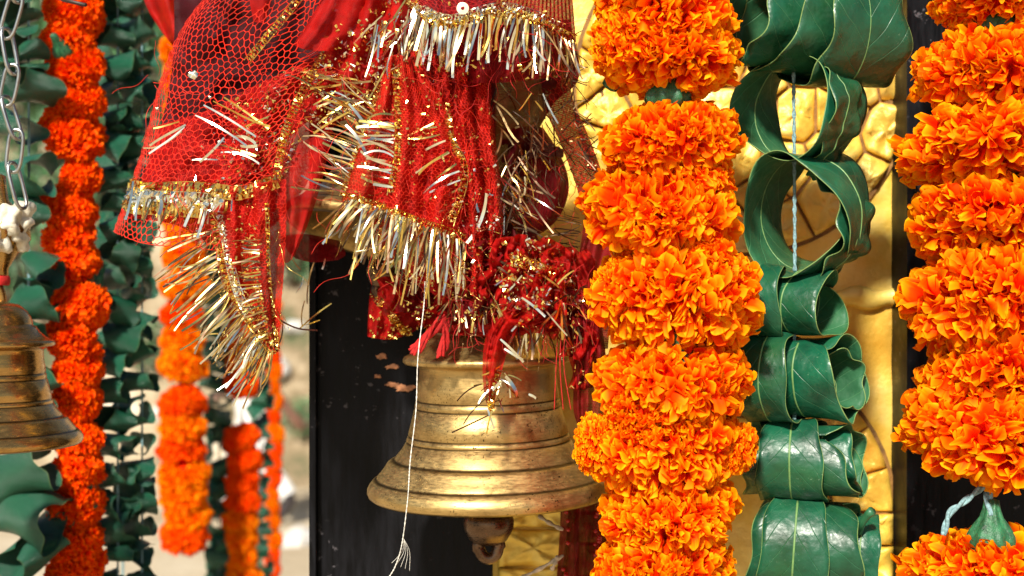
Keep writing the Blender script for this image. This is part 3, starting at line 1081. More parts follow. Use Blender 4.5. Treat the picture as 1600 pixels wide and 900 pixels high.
def bell_mesh(matl, k):
    prof, gv = [], []
    for q in BELL_PROF:
        if q[0] == 'g':
            prof.append((q[1], -q[2]))
            gv.append(1.0)
        else:
            prof.append((q[0], -q[1]))
            gv.append(0.0)
    seg = 144
    V, F = lathe_data(prof, seg)
    for v in V:
        w = 1 + 0.004 * noise.noise(Vector((v.x * 0.03, v.y * 0.03, v.z * 0.03)))
        v.x *= w
        v.y *= w
        v *= k
    return mesh('bell_body', V, F, matl, attr={'groove': gv * seg})
def hanger_data():
    # loop on the bell's crown
    pts = []
    for i in range(25):
        a = math.pi * i / 24
        pts.append(Vector((24 * math.cos(a), 0, 88 + 46 * math.sin(a))))
    return tube_data(pts, 9, 10)
def clapper_mesh():
    prof = [(0.1, 14), (7, 14), (7, 60), (8, 62), (0.1, 62)]
    V, F = lathe_data([(9, 210), (9, 26), (22, 20), (35, 9), (40, -4), (39, -16), (34, -27), (28, -36), (20, -42), (0.1, -43)], 48)
    for v in V:
        if v.z < -16:
            f = min(1, (-16 - v.z) / 32)
            v.y *= 1 - 0.55 * f
    # ring with an eye
    pts = [Vector((14.5 * math.cos(2 * math.pi * i / 28) * (1.25 if math.sin(2 * math.pi * i / 28) > 0 else 1.0), 0, -47 + 17 * math.sin(2 * math.pi * i / 28))) for i in range(28)]
    tube_data(pts, 9.5, 10, closed=True, V=V, F=F)
    V = [v * 0.00036 for v in V]
    return mesh('clapper', V, F, M['clapper'], attr={'groove': [0.0] * len(V)})
CLAP = clapper_mesh()
def bell(name, label, cx, cy, d, k, matl, tilt=0.0, clap=True, clap_dz=-220, hanger=True):
    t = thing(name, label, 'bell', P(cx, cy, d))
    me = bell_mesh(matl, k)
    o = bpy.data.objects.new('bell_body', me)
    COL.objects.link(o)
    o.parent = t
    o.rotation_euler = (0, tilt, 0.7)
    if hanger:
        V, F = hanger_data()
        V = [v * k for v in V]
        h = bpy.data.objects.new('hanging_loop', mesh('hanging_loop', V, F, matl, attr={'groove': [0.0] * len(V)}))
        COL.objects.link(h)
        h.parent = t
        h.rotation_euler = (0, tilt, 0.5)
    if clap:
        c = bpy.data.objects.new('clapper', CLAP)
        COL.objects.link(c)
        c.parent = t
        c.scale = (k / 0.00036,) * 3
        c.rotation_euler = (0, tilt * 0.25, 0.15)
        off = Vector((math.sin(-tilt) * 0.6 * 200 * k, 0, clap_dz * k))
        c.location = off
    return t
bd = 0.075
bell('brass_bell', 'big worn brass bell with engraved rings, tied with red cloth at its crown', 761, 562, bd, K(bd), M['brass'], R(-1.2), True, -247)
bell('brass_bell', 'tilted brass bell half hidden under the red scarves', 634, 218, 0.105, K(0.105) * 0.80, M['brass'], R(18), True, -250)
bell('brass_bell', 'smaller shiny brass bell cut by the frame, hanging on a chain', -16, 538, 0.10, K(0.10) * 0.74, M['brass2'], R(0.5), False, -230, hanger=True)

# hanger block and chain of the cut-off bell
def knob_hanger():
    t = thing('bell_hanger', 'knobbly brass hook caked with pale wax above the cut-off bell', 'hook', P(-4, 440, 0.10))
    prof = [(4, 0), (16, 2), (18, 20), (26, 44), (40, 66), (46, 80), (40, 96), (26, 112), (17, 128), (13, 150), (14, 165), (5, 168), (0.1, 168)]
    V, F = lathe_data(prof, 40)
    k = K(0.10)
    out = []
    for v in V:
        n = 1 + 0.28 * noise.noise(Vector((v.x * 0.05, v.y * 0.05, v.z * 0.04)))
        out.append(P(-4, 440, 0.10) + Vector((v.x * n, v.y * n, v.z * (1 + 0.0))) * k)
    obj('hook_body', mesh('hook_body', out, F, M['brass2'], attr={'groove': [0.0] * len(out)}), t)
    bm = bmesh.new()
    rr = random.Random(4)
    V, F = [], []
    for i in range(16):
        a = rr.uniform(-2.6, 0.4)
        c = P(-4, 440, 0.10) + Vector((38 * math.cos(a), 38 * math.sin(a), rr.uniform(55, 118))) * k
        bmesh.ops.create_icosphere(bm, subdivisions=3, radius=rr.uniform(10, 19) * k, matrix=Matrix.Translation(c))
    for v in bm.verts:
        v.co += Vector((0, 0, 1)) * 0.001 * noise.noise(v.co * 300) + v.normal * 0.005 * noise.noise(v.co * 160 + Vector((3, 1, 2)))
    me = bpy.data.meshes.new('wax')
    bm.to_mesh(me)
    bm.free()
    me.materials.append(simple('pale_wax', (0.62, 0.58, 0.46), 0.4, 0, 0.3, 200, 0.3))
    me.polygons.foreach_set('use_smooth', [True] * len(me.polygons))
    obj('wax', me, t, 'stuff')
    V, F = lathe_data([(17, 0), (19, 3), (19, 12), (17, 15)], 24)
    V = [P(-4, 446, 0.10) + v * k for v in V]
    obj('red_tie', mesh('red_tie', V, F, M['red_cord']), t)
knob_hanger()

def chain():
    t = thing('chain', 'steel chain of long links holding the cut-off bell', 'chain', P(40, 330, 0.085))
    x, y = 14, -60
    i = 0
    pts = [(18, -70), (22, 0), (8, 62), (22, 118), (8, 160), (28, 212), (22, 282), (42, 326)]
    path = [(20, -60), (26, -4), (10, 52), (20, 108), (10, 158), (26, 210), (20, 262), (34, 318)]
    for j in range(len(path) - 1):
        a, b = P(*path[j], 0.085), P(*path[j + 1], 0.085)
        ax = (b - a)
        L = ax.length * 1.28
        ax.normalize()
        c = (a + b) / 2
        side = Vector((1, 0, 0)) if j % 2 else Vector((0.45, 0.9, 0))
        side = (side - ax * side.dot(ax)).normalized()
        w = 11.5 * K(0.085)
        q = []
        for s in range(28):
            an = 2 * math.pi * s / 28
            ca, sa = math.cos(an), math.sin(an)
            ex = lambda v, e: math.copysign(abs(v) ** e, v)
            q.append(c + ax * (ex(ca, 0.55) * L / 2) + side * (ex(sa, 0.75) * w))
        V, F = tube_data(q, 3.0 * K(0.085), 8, closed=True)
        obj('link', mesh('link', V, F, M['steel']), t)
chain()
# short iron bar at the top left
V, F = tube_data([P(60, -16, 0.12), P(100, 0, 0.11), P(134, 8, 0.10)], 3.2 * K(0.1), 8)
tag(obj('iron_bar', mesh('iron_bar', V, F, M['iron'])), 'thin dark iron rod poking in at the top before the red flowers', 'rod')

# ------------------------------------------------------------------ scarves
class Cloth:
    def __init__(s, rows, folds=(), crump=0.0, cs=0.03, seed=0):
        s.rows, s.folds, s.crump, s.cs, s.seed = rows, folds, crump, cs, seed
    def px(s, u, v):
        line = [cr(r, u) for r in s.rows]
        x, y, d = cr(line, v)
        for amp, fu, fv, ph in s.folds:
            d += amp * math.sin(2 * math.pi * (fu * u + fv * v) + ph)
        if s.crump:
            d += s.crump * (noise.noise(Vector((x * s.cs, y * s.cs, s.seed))) + 0.5 * noise.noise(Vector((x * s.cs * 2.3, y * s.cs * 2.3, s.seed + 5))))
        return x, y, d
    def pt(s, u, v, off=0.0):
        x, y, d = s.px(u, v)
        return P(x, y, d * 0.001 + off)
    def sheet(s, name, parent, m, nu=40, nv=40, edge=0.0):
        V, F, U = [], [], []
        for j in range(nv + 1):
            for i in range(nu + 1):
                u, v = i / nu, j / nv
                V.append(s.pt(u, v))
                U.append((u, v))
        for j in range(nv):
            for i in range(nu):
                F.append((j * (nu + 1) + i, j * (nu + 1) + i + 1, (j + 1) * (nu + 1) + i + 1, (j + 1) * (nu + 1) + i))
        return obj(name, mesh(name, V, F, M[m], uvs=U), parent)
    def net(s, name, parent, m, cu, cv, rad, off=0.0):
        V, F = [], []
        cache = {}
        rr = random.Random(s.seed)
        def pp(i, j):
            if (i, j) not in cache:
                z = 0.2 if (i + j) % 2 == 0 else -0.2
                wx = noise.noise(Vector((i * 0.16, j * 0.16, s.seed)))
                wy = noise.noise(Vector((i * 0.16, j * 0.16, s.seed + 7)))
                u = (i + rr.uniform(-0.2, 0.2) + 1.3 * wx) / cu
                v = (j + z + rr.uniform(-0.13, 0.13) + 1.1 * wy) / cv
                cache[(i, j)] = s.pt(min(1, max(0, u)), min(1, max(0, v)), off)
            return cache[(i, j)]
        def seg(a, b):
            t = (b - a)
            if t.length < 1e-7:
                return
            t.normalize()
            s1 = t.cross(Vector((0, 1, 0)))
            if s1.length < 1e-4:
                s1 = t.orthogonal()
            s1.normalize()
            s2 = Vector((0, -1, 0))
            b0 = len(V)
            for p in (a, b):
                V.append(p + s1 * rad)
                V.append(p - s1 * rad)
                V.append(p + s2 * rad)
            for k in range(3):
                F.append((b0 + k, b0 + (k + 1) % 3, b0 + 3 + (k + 1) % 3, b0 + 3 + k))
        for j in range(cv + 1):
            for i in range(cu + 1):
                if i < cu:
                    seg(pp(i, j), pp(i + 1, j))
                if (i + j) % 2 == 0 and j < cv:
                    seg(pp(i, j), pp(i, j + 1))
        return obj(name, mesh(name, V, F, M[m], smooth=False), parent)
    def glitter(s, name, parent, n, m, size=(2, 6), seed=0, region=None, off=-0.002):
        rr = random.Random(seed)
        V, F = [], []
        for k in range(n):
            if region:
                u, v = rr.uniform(region[0], region[1]), rr.uniform(region[2], region[3])
            else:
                u, v = rr.random(), rr.random()
            p = s.pt(u, v, off - rr.uniform(0, 0.002))
            e = Euler((rr.gauss(0, 0.5), rr.gauss(0, 0.7), rr.gauss(0, 0.5))).to_matrix()
            e = Matrix.Rotation(rr.uniform(-1.6, 1.6), 3, 'Y') @ e
            w, h = rr.uniform(*size) * S * 0.5, rr.uniform(*size) * S * 0.9
            b0 = len(V)
            for q in ((-w, 0, -h), (w, 0.0003, -h), (w, 0, h), (-w, 0.0003, h)):
                V.append(p + e @ Vector(q))
            F.append((b0, b0 + 1, b0 + 2, b0 + 3))
        return obj(name, mesh(name, V, F, M[m], smooth=False), parent, 'stuff')
    def trim(s, name, parent, m, path, n, w=9, seed=0, off=-0.0015, big=1.0):
        """knitted metallic border: three lines of small flat loops along a uv path"""
        rr = random.Random(seed)
        V, F = [], []
        for k in range(n):
            u, v = cr(path, (k + rr.uniform(-0.3, 0.3)) / n)
            u2, v2 = cr(path, min(1, (k + 0.6) / n))
            p, q = s.pt(u, v, off), s.pt(u2, v2, off)
            t = (q - p)
            if t.length < 1e-7:
                continue
            t.normalize()
            sd = t.cross(Vector((0, 1, 0))).normalized()
            for row in (-1, 0, 1):
                c = p + sd * (row * w * 0.5 * S) + Vector((0, -rr.uniform(0, 0.0016), 0)) + t * rr.uniform(-1, 1) * S
                e = Matrix.Rotation(rr.gauss(0, 0.5), 3, t) @ Matrix.Rotation(rr.gauss(0, 0.4), 3, sd)
                ww, hh = rr.uniform(1.2, 2.4) * S * big, rr.uniform(1.8, 3.4) * S * big
                b0 = len(V)
                for a, bb in ((-1, -1), (1, -1), (1, 1), (-1, 1)):
                    V.append(c + e @ (t * (a * ww) + sd * (bb * hh) + Vector((0, -0.0004 * a * bb, 0))))
                F.append((b0, b0 + 1, b0 + 2, b0 + 3))
        # bounding cords
        for sg in (-1, 1):
            pts = []
            for k in range(61):
                u, v = cr(path, k / 60)
                u2, v2 = cr(path, min(1, k / 60 + 0.01))
                u0, v0 = cr(path, max(0, k / 60 - 0.01))
                t = (s.pt(u2, v2) - s.pt(u0, v0)).normalized()
                sd = t.cross(Vector((0, 1, 0))).normalized()
                pts.append(s.pt(u, v, off) + sd * (sg * w * 0.85 * S) + Vector((0, -0.0006 * rr.random(), 0)))
            tube_data(pts, 0.9 * S, 4, V=V, F=F)
        return obj(name, mesh(name, V, F, M[m], smooth=False), parent, 'stuff')

st_rand = random.Random(11)
TINS = ['tin_silver', 'tin_gold', 'tin_old', 'tin_dark']
def strip(parent, x0, y0, d0, x1, y1, d1, w, m, sag=0.0, tw=None):
    r = st_rand
    n = 6
    a, b = P(x0, y0, d0), P(x1, y1, d1)
    ax = b - a
    L = ax.length
    t = ax.normalized()
    side = t.cross(Vector((0, 1, 0)))
    if side.length < 1e-4:
        side = Vector((1, 0, 0))
    side.normalize()
    nrm = side.cross(t)
    tw0 = r.gauss(0, 0.45) if tw is None else tw
    tw1 = tw0 + r.gauss(0, 0.5)
    V, F = [], []
    bx, by = r.gauss(0, 0.045) * L, r.gauss(0, 0.06) * L + sag
    hook = r.gauss(0, 0.10) * L if r.random() < 0.5 else 0.0
    for i in range(n + 1):
        f = i / n
        e = tw0 + (tw1 - tw0) * f
        p = a + ax * f + side * (bx * 4 * f * (1 - f)) + nrm * (by * 4 * f * (1 - f)) + side * (hook * f ** 4) + Vector((0, 0, -0.06 * L * f * f))
        ww = w * 0.32 * S * (0.75 + 0.25 * min(1, f * 3))
        sv = side * math.cos(e) + nrm * math.sin(e)
        V.append(p - sv * ww)
        V.append(p + sv * ww)
    for i in range(n):
        F.append((2 * i, 2 * i + 1, 2 * i + 3, 2 * i + 2))
    return obj('tinsel_strip', mesh('tinsel_strip', V, F, M[m], smooth=True), parent)

def pick(w):
    return st_rand.choices(TINS, w)[0]

def fringe(parent, base, n, ang0, ang1, len0, len1, w=(3.5, 6.5), mix=(5, 4, 2, 1), spread=8, dd=0.008, jit=3, off=-0.003, lens=None):
    """strips leaving a curve; base(t)->(x,y,d metres); angles in degrees, 0 = right, 90 = down"""
    r = st_rand
    n = int(n * 1.2)
    for k in range(n):
        t = (k + r.uniform(0.1, 0.9)) / n
        x, y, d = base(t)
        a = R(ang0 + (ang1 - ang0) * t + r.gauss(0, spread))
        L = (len0 + (len1 - len0) * t) * r.uniform(0.6, 1.15)
        x += r.uniform(-jit, jit)
        y += r.uniform(-jit, jit)
        strip(parent, x, y, d + off, x + L * math.cos(a), y + L * math.sin(a), d + off + r.gauss(0, dd), r.uniform(*w), pick(mix))

def clutter(parent, n, cx, cy, rx, ry, d0, d1, L, w=(3, 6), mix=(4, 4, 3, 2), ang=(0, 360)):
    r = st_rand
    for k in range(n):
        a = r.uniform(0, 6.28)
        q = math.sqrt(r.random())
        x, y = cx + rx * q * math.cos(a), cy + ry * q * math.sin(a)
        an = R(r.uniform(*ang))
        l = r.uniform(*L)
        d = r.uniform(d0, d1)
        strip(parent, x, y, d, x + l * math.cos(an), y + l * math.sin(an), d + r.gauss(0, 0.006), r.uniform(*w), pick(mix))

# --- scarf A: coarse net veil on the left
A = thing('net_scarf', 'coarse red net scarf with wide gold band draped left of the bells', 'scarf', P(330, 380, 0.05))
A1 = Cloth([[(352, -40, 74), (366, -40, 56), (400, -40, 44), (460, -40, 34), (520, -40, 40), (585, -40, 50)],
            [(286, 40, 76), (302, 42, 56), (345, 50, 44), (400, 60, 36), (460, 60, 36), (535, 60, 44)],
            [(249, 130, 78), (264, 132, 58), (310, 140, 46), (370, 150, 32), (430, 140, 32), (505, 120, 40)],
            [(226, 220, 78), (240, 222, 58), (285, 225, 44), (345, 225, 30), (410, 220, 28), (465, 200, 36)],
            [(201, 295, 76), (214, 298, 56), (255, 300, 44), (320, 300, 30), (380, 300, 28), (440, 280, 34)],
            [(177, 362, 74), (188, 368, 54), (225, 380, 44), (285, 388, 34), (345, 390, 30), (405, 380, 30)]],
           folds=((3.0, 2.2, 0.4, 0.5), (1.6, 4.3, -0.7, 2.0)), crump=4.0, cs=0.018, seed=2)
A1.net('net', A, 'red_thread', 54, 48, 0.75 * S)
A0 = Cloth([[(246, 196, 74), (330, 170, 54), (400, 133, 46), (480, 95, 46), (560, 40, 52), (630, -30, 58)],
            [(228, 262, 72), (310, 240, 52), (390, 215, 44), (450, 190, 42), (520, 140, 50), (605, 80, 60)],
            [(208, 312, 70), (290, 310, 52), (370, 300, 42), (430, 280, 42), (470, 240, 50), (540, 165, 62)],
            [(200, 340, 70), (275, 352, 54), (345, 388, 44), (400, 370, 42), (440, 340, 48), (478, 290, 60)]],
           folds=((5.0, 3.4, 0.9, 0), (2.4, 8.0, -1.4, 1.0)), crump=8.0, cs=0.03, seed=4)
A0.sheet('gauze_layer', A, 'gauze', 60, 40)
A0.glitter('glitter', A, 630, 'tin_gold', (1.2, 4.3), 3, (0.3, 1, 0, 0.95))
A0.glitter('glitter', A, 240, 'tin_silver', (1.2, 5.0), 5, (0.2, 1, 0, 0.95))
# small upper gauze pieces beside the holes
A4 = Cloth([[(388, -40, 40), (410, -40, 36), (432, -40, 40)], [(390, 0, 40), (410, 0, 36), (424, 0, 40)], [(396, 34, 42), (408, 36, 40), (416, 32, 42)]], crump=2, seed=9)
A4.sheet('gauze_fold', A, 'gauze_dense', 12, 16)
A5 = Cloth([[(520, -40, 36), (545, -40, 30), (590, -40, 36)], [(490, 20, 36), (515, 30, 30), (560, 30, 36)], [(458, 70, 36), (480, 78, 32), (520, 80, 36)]], folds=((2, 2, 0, 0),), crump=3, seed=10)
A5.sheet('gauze_fold', A, 'gauze', 20, 20)
# gold band across the veil
A1.trim('gold_band', A, 'tin_gold', [(0.0, 0.77), (0.25, 0.79), (0.5, 0.785), (0.75, 0.80), (0.98, 0.80)], 60, 13, 21, -0.003, 1.8)
A1.trim('gold_band', A, 'tin_silver', [(0.02, 0.80), (0.25, 0.825), (0.5, 0.83), (0.72, 0.84)], 44, 16, 22, -0.004, 2.2)
A1.trim('gold_band', A, 'tin_gold', [(0.02, 0.85), (0.2, 0.87), (0.4, 0.865), (0.62, 0.87)], 40, 12, 23, -0.003, 1.9)
A1.trim('gold_trim', A, 'tin_gold', [(0.98, 0.02), (0.97, 0.2), (0.94, 0.4), (0.93, 0.6), (0.97, 0.8)], 60, 7, 24)
A1.trim('gold_trim', A, 'tin_gold', [(0.72, 0.0), (0.68, 0.15), (0.60, 0.28)], 26, 7, 25)
for x0, y0, x1, y1, w, m in [(208, 283, 196, 340, 8, 'tin_silver'), (222, 300, 212, 342, 7, 'tin_silver'), (252, 312, 248, 334, 8, 'tin_silver'), (287, 308, 268, 355, 8, 'tin_silver'),
                             (303, 322, 288, 352, 7, 'tin_silver'), (326, 312, 308, 368, 8, 'tin_silver'), (384, 290, 384, 308, 9, 'tin_silver'), (344, 300, 338, 318, 7, 'tin_gold'),
                             (318, 164, 400, 208, 5, 'tin_silver'), (333, 158, 418, 200, 5, 'tin_gold'), (350, 152, 420, 196, 5, 'tin_gold'), (305, 180, 385, 222, 5, 'tin_silver'),
                             (360, 200, 405, 236, 6, 'tin_silver'), (350, 215, 312, 250, 6, 'tin_silver'), (300, 250, 340, 250, 4, 'tin_silver'), (420, 182, 372, 200, 4, 'tin_gold'),
                             (290, 195, 232, 220, 6, 'tin_silver'), (288, 198, 230, 232, 5, 'tin_silver'), (284, 205, 232, 240, 5, 'tin_silver'), (280, 190, 240, 200, 4, 'tin_gold'),
                             (340, 225, 400, 240, 5, 'tin_gold'), (345, 238, 405, 252, 5, 'tin_silver'), (365, 214, 400, 222, 8, 'tin_silver'), (375, 228, 402, 226, 8, 'tin_silver')]:
    strip(A, x0, y0, 0.024, x1, y1, 0.022, w, m)
fringe(A, lambda t: (215 + 170 * t, 305 + 6 * math.sin(t * 5), 0.035 - 0.008 * t), 22, 100, 108, 40, 40, mix=(3, 5, 2, 0), spread=5)
# lower flap with finer net
A2 = Cloth([[(330, 290, 36), (370, 290, 26), (410, 285, 24), (447, 280, 32)],
            [(335, 370, 34), (375, 370, 24), (412, 370, 22), (447, 360, 30)],
            [(346, 440, 32), (380, 440, 24), (412, 440, 22), (443, 430, 30)],
            [(386, 502, 32), (402, 497, 26), (420, 495, 24), (438, 490, 30)],
            [(424, 553, 30), (428, 552, 28), (431, 551, 28), (435, 549, 30)]],
           folds=((5, 2.5, 0.3, 0.4), (2, 6, 0.5, 1)), crump=5, cs=0.03, seed=12)
A2.sheet('gauze_flap', A, 'gauze', 36, 60)
A2.net('net', A, 'red_thread', 30, 56, 0.36 * S, -0.0012)
A2.glitter('glitter', A, 225, 'tin_gold', (1.2, 4.3), 31, (0, 0.6, 0.15, 1))
A2.trim('gold_trim', A, 'tin_gold', [(0.02, 0.12), (0.06, 0.3), (0.12, 0.5), (0.1, 0.75), (0.3, 1.0)], 60, 9, 32)
A2.trim('gold_trim', A, 'tin_silver', [(0.10, 0.14), (0.15, 0.3), (0.2, 0.5), (0.16, 0.72)], 44, 8, 33)
A2.trim('gold_cord', A, 'tin_gold', [(0.72, 0.1), (0.74, 0.4), (0.8, 0.7), (0.9, 1.0)], 40, 3, 34)
def a2edge(t):
    x, y, d = A2.px(0.05, 0.2 + 0.8 * t)
    return x, y, d * 0.001
fringe(A, a2edge, 60, 158, 118, 104, 88, (3.5, 6), (6, 4, 4, 3), 7, 0.006)
fringe(A, lambda t: a2edge(0.6 + 0.4 * t), 34, 130, 108, 70, 62, (2.5, 4.5), (1, 5, 5, 3), 8, 0.006)
def a2in(t):
    x, y, d = A2.px(0.62, 0.25 + 0.65 * t)
    return x, y, d * 0.001
fringe(A, a2in, 40, 182, 150, 40, 30, (2.5, 4.5), (2, 5, 4, 1), 9, 0.004)
# sheer panel over the tilted bell
A3 = Cloth([[(432, 235, 40), (480, 218, 40), (520, 200, 44)], [(436, 290, 38), (470, 290, 36), (506, 270, 42)], [(438, 350, 36), (465, 350, 34), (485, 340, 40)], [(438, 410, 36), (450, 410, 34), (460, 400, 38)]],
           folds=((2, 2, 0.2, 0),), crump=2, seed=14)
A3.sheet('sheer_panel', A, 'gauze_sheer', 24, 30)
# glued white paper dots
for x, y, r in [(302, 117, 8), (246, 170, 3), (328, 152, 3)]:
    V, F = [], []
    c = P(x, y, 0.025)
    V.append(c + Vector((0, -0.001, 0)))
    for i in range(14):
        an = i * 2 * math.pi / 14
        k = r * S * (1 + 0.5 * noise.noise(Vector((math.cos(an) * 1.4, math.sin(an) * 1.4, x))))
        V.append(c + Vector((math.cos(an) * k, 0.0008 * math.sin(i * 1.9), math.sin(an) * k * 0.85)))
    for i in range(14):
        F.append((0, 1 + i, 1 + (i + 1) % 14))
    obj('foil_dot', mesh('foil_dot', V, F, M['tin_silver']), A)

# --- dark cloth bundled behind the nets
U1 = thing('maroon_cloth', 'dark maroon cloth bundle seen through the holes of the coarse net', 'cloth', P(400, 330, 0.09))
UC = Cloth([[(270, -60, 100), (380, -60, 84), (480, -60, 80), (640, -60, 84)], [(272, 60, 100), (370, 60, 84), (470, 60, 78), (640, 60, 84)],
            [(262, 150, 100), (350, 160, 86), (450, 150, 74), (600, 120, 80)], [(236, 250, 98), (320, 260, 86), (400, 250, 74), (452, 215, 76)], [(215, 330, 96), (290, 340, 88), (360, 350, 76), (430, 330, 70)]],
           folds=((5, 3, 0.5, 0),), crump=10, cs=0.02, seed=3)
UC.sheet('cloth_fold', U1, 'gauze_dark', 50, 40)
U0 = thing('red_cloth', 'blurred red and orange cloth hanging at the top behind the coarse net', 'cloth', P(260, 60, 0.2))
UC0 = Cloth([[(212, -60, 210), (250, -60, 195), (290, -60, 190), (340, -60, 200)], [(225, 0, 210), (256, 0, 195), (290, 0, 190), (340, 0, 200)], [(246, 40, 205), (270, 50, 195), (300, 50, 190), (340, 45, 200)], [(268, 70, 205), (280, 80, 198), (300, 85, 195), (330, 80, 200)]], folds=((8, 2, 0, 0),), crump=5, seed=6)
UC0.sheet('cloth_fold', U0, 'gauze_dense', 24, 24)
U2 = thing('maroon_cloth', 'dark maroon cloth bundle hanging above the big bell\'s crown', 'cloth', P(800, 470, 0.06))
UC2 = Cloth([[(560, 30, 80), (650, 30, 62), (760, 40, 52), (890, 30, 66)], [(600, 110, 80), (680, 110, 62), (780, 120, 56), (905, 120, 74)], [(640, 200, 72), (700, 210, 62), (770, 210, 58), (860, 170, 74)],
             [(690, 300, 70), (720, 310, 60), (770, 310, 58), (815, 280, 70)], [(705, 400, 60), (740, 400, 54), (790, 400, 52), (850, 400, 62)], [(715, 480, 50), (750, 485, 44), (800, 485, 42), (860, 470, 50)]],
            folds=((6, 3, 0.5, 0), (3, 7, 1, 2)), crump=10, cs=0.025, seed=8)
M['maroon_deep'] = make_cloth('deep_maroon_cloth', (0.14, 0.003, 0.006), (150, 170), 0.05)
UC2.sheet('cloth_fold', U2, 'maroon_deep', 60, 60)
UC2.glitter('glitter', U2, 240, 'tin_old', (1.2, 5.0), 44)
clutter(U2, 46, 800, 190, 70, 70, 0.035, 0.055, (30, 85), (2.5, 5.5), (1, 2, 5, 4), (40, 130))
clutter(U2, 40, 795, 320, 30, 90, 0.032, 0.05, (25, 70), (2.5, 5), (2, 1, 4, 5), (30, 140))

# --- scarf B: central fold
Bt = thing('net_scarf', 'bright red gauze scarf fanned out over the tilted bell, white fringe along its hem', 'scarf', P(640, 470, 0.02))
B1 = Cloth([[(600, 92, 30), (616, 86, 24), (634, 88, 24), (654, 98, 30)],
            [(586, 160, 28), (612, 155, 14), (655, 160, 10), (702, 170, 24)],
            [(556, 235, 26), (600, 235, 10), (665, 240, 4), (745, 245, 22)],
            [(534, 315, 24), (590, 330, 8), (655, 355, 2), (738, 385, 20)]],
           folds=((5.5, 3.0, 0.2, 0.6), (2.4, 7, 0.4, 0)), crump=4.5, cs=0.03, seed=15)
B1.sheet('gauze', Bt, 'gauze_sheer', 60, 50)
B0 = Cloth([[(602, 95, 36), (620, 90, 32), (640, 92, 32), (660, 100, 36)], [(600, 160, 36), (622, 158, 26), (650, 162, 24), (700, 172, 32)], [(590, 240, 34), (625, 240, 24), (670, 245, 20), (740, 250, 30)], [(565, 322, 32), (610, 335, 22), (665, 358, 16), (730, 380, 28)]], folds=((7, 3.5, 0, 2), (2.5, 8, 0.5, 1)), crump=6, seed=16)
B0.sheet('gauze_lining', Bt, 'gauze', 50, 40)
B1.net('net', Bt, 'red_thread', 56, 56, 0.34 * S, -0.0012)
B1.trim('gold_hem', Bt, 'tin_gold', [(0.0, 0.97), (0.3, 0.975), (0.6, 0.98), (1.0, 0.98)], 70, 9, 51)
B1.trim('gold_hem', Bt, 'tin_gold', [(0.01, 0.2), (0.02, 0.45), (0.02, 0.7), (0.0, 0.97)], 50, 7, 52)
B1.trim('inner_band', Bt, 'tin_gold', [(0.40, 0.1), (0.44, 0.4), (0.47, 0.65), (0.44, 0.9)], 46, 9, 53)
B1.trim('gold_hem', Bt, 'tin_gold', [(0.99, 0.3), (0.86, 0.55), (0.92, 0.75), (0.86, 0.95)], 40, 6, 54)
B1.glitter('glitter', Bt, 195, 'tin_gold', (1.2, 3.7), 55)
def b(u, v, off=-0.004):
    return lambda t: (lambda q: (q[0], q[1], q[2] * 0.001 + off))(B1.px(*cr([u, v], t)))
fringe(Bt, b((0.03, 0.35), (0.0, 0.95)), 30, 222, 200, 85, 75, (3, 6), (4, 5, 4, 1), 9, 0.008)
fringe(Bt, b((0.42, 0.45), (0.43, 0.88)), 15, 184, 196, 62, 48, (5, 7), (9, 2, 1, 0), 6, 0.003)
fringe(Bt, b((0.02, 0.98), (0.98, 0.99)), 60, 122, 98, 74, 80, (4, 6.5), (7, 4, 4, 2), 12, 0.008)
fringe(Bt, b((0.30, 0.98), (0.98, 0.99)), 30, 112, 92, 112, 100, (3, 6), (3, 6, 4, 1), 8, 0.008)
fringe(Bt, b((0.72, 0.4), (0.95, 0.9)), 12, 170, 150, 50, 60, (4, 6), (5, 4, 1, 0), 10, 0.004)
strip(Bt, 540, 195, 0.012, 575, 240, 0.010, 8, 'tin_silver', tw=0.1)
strip(Bt, 545, 162, 0.012, 578, 204, 0.012, 7, 'tin_silver', tw=0.1)
strip(Bt, 584, 194, 0.008, 616, 203, 0.008, 7, 'tin_silver', tw=0.1)
B3 = Cloth([[(548, 322, 28), (600, 338, 16), (660, 362, 12), (736, 394, 22)], [(585, 370, 34), (635, 395, 26), (685, 425, 20), (735, 435, 24)], [(608, 405, 38), (650, 440, 30), (695, 470, 24), (732, 478, 26)]], folds=((3, 5, 0, 0),), crump=4, seed=17)
B3.sheet('gauze_skirt', Bt, 'gauze', 40, 24)
B3.glitter('glitter', Bt, 165, 'tin_gold', (1.2, 4.3), 57)

# --- scarf B2: vertical folds right of it
B2t = thing('net_scarf', 'red gauze scarf hanging in straight folds over the big bell\'s crown', 'scarf', P(745, 490, 0.03))
B2 = Cloth([[(640, 78, 42), (690, 78, 32), (725, 88, 32), (765, 108, 42)], [(668, 200, 38), (705, 200, 24), (740, 205, 24), (774, 215, 38)], [(690, 320, 36), (720, 320, 20), (755, 320, 18), (786, 322, 36)],
            [(706, 430, 36), (730, 440, 20), (757, 440, 18), (786, 430, 36)], [(704, 486, 36), (735, 494, 24), (765, 494, 22), (792, 482, 36)]],
           folds=((7, 3, 0.3, 0), (3, 7, 0.3, 1)), crump=6, cs=0.03, seed=18)
B2.sheet('gauze', B2t, 'gauze', 50, 70)
B2.net('net', B2t, 'red_thread', 36, 84, 0.34 * S, -0.0012)
B2.trim('gold_trim', B2t, 'tin_gold', [(0.1, 0.0), (0.14, 0.25), (0.1, 0.45), (0.2, 0.62)], 44, 9, 61)
B2.trim('gold_trim', B2t, 'tin_silver', [(0.55, 0.56), (0.75, 0.555), (0.95, 0.57)], 14, 14, 62)
B2.glitter('glitter', B2t, 210, 'tin_gold', (1.2, 3.7), 63)
B2.glitter('glitter', B2t, 75, 'tin_silver', (1.2, 4.3), 64)
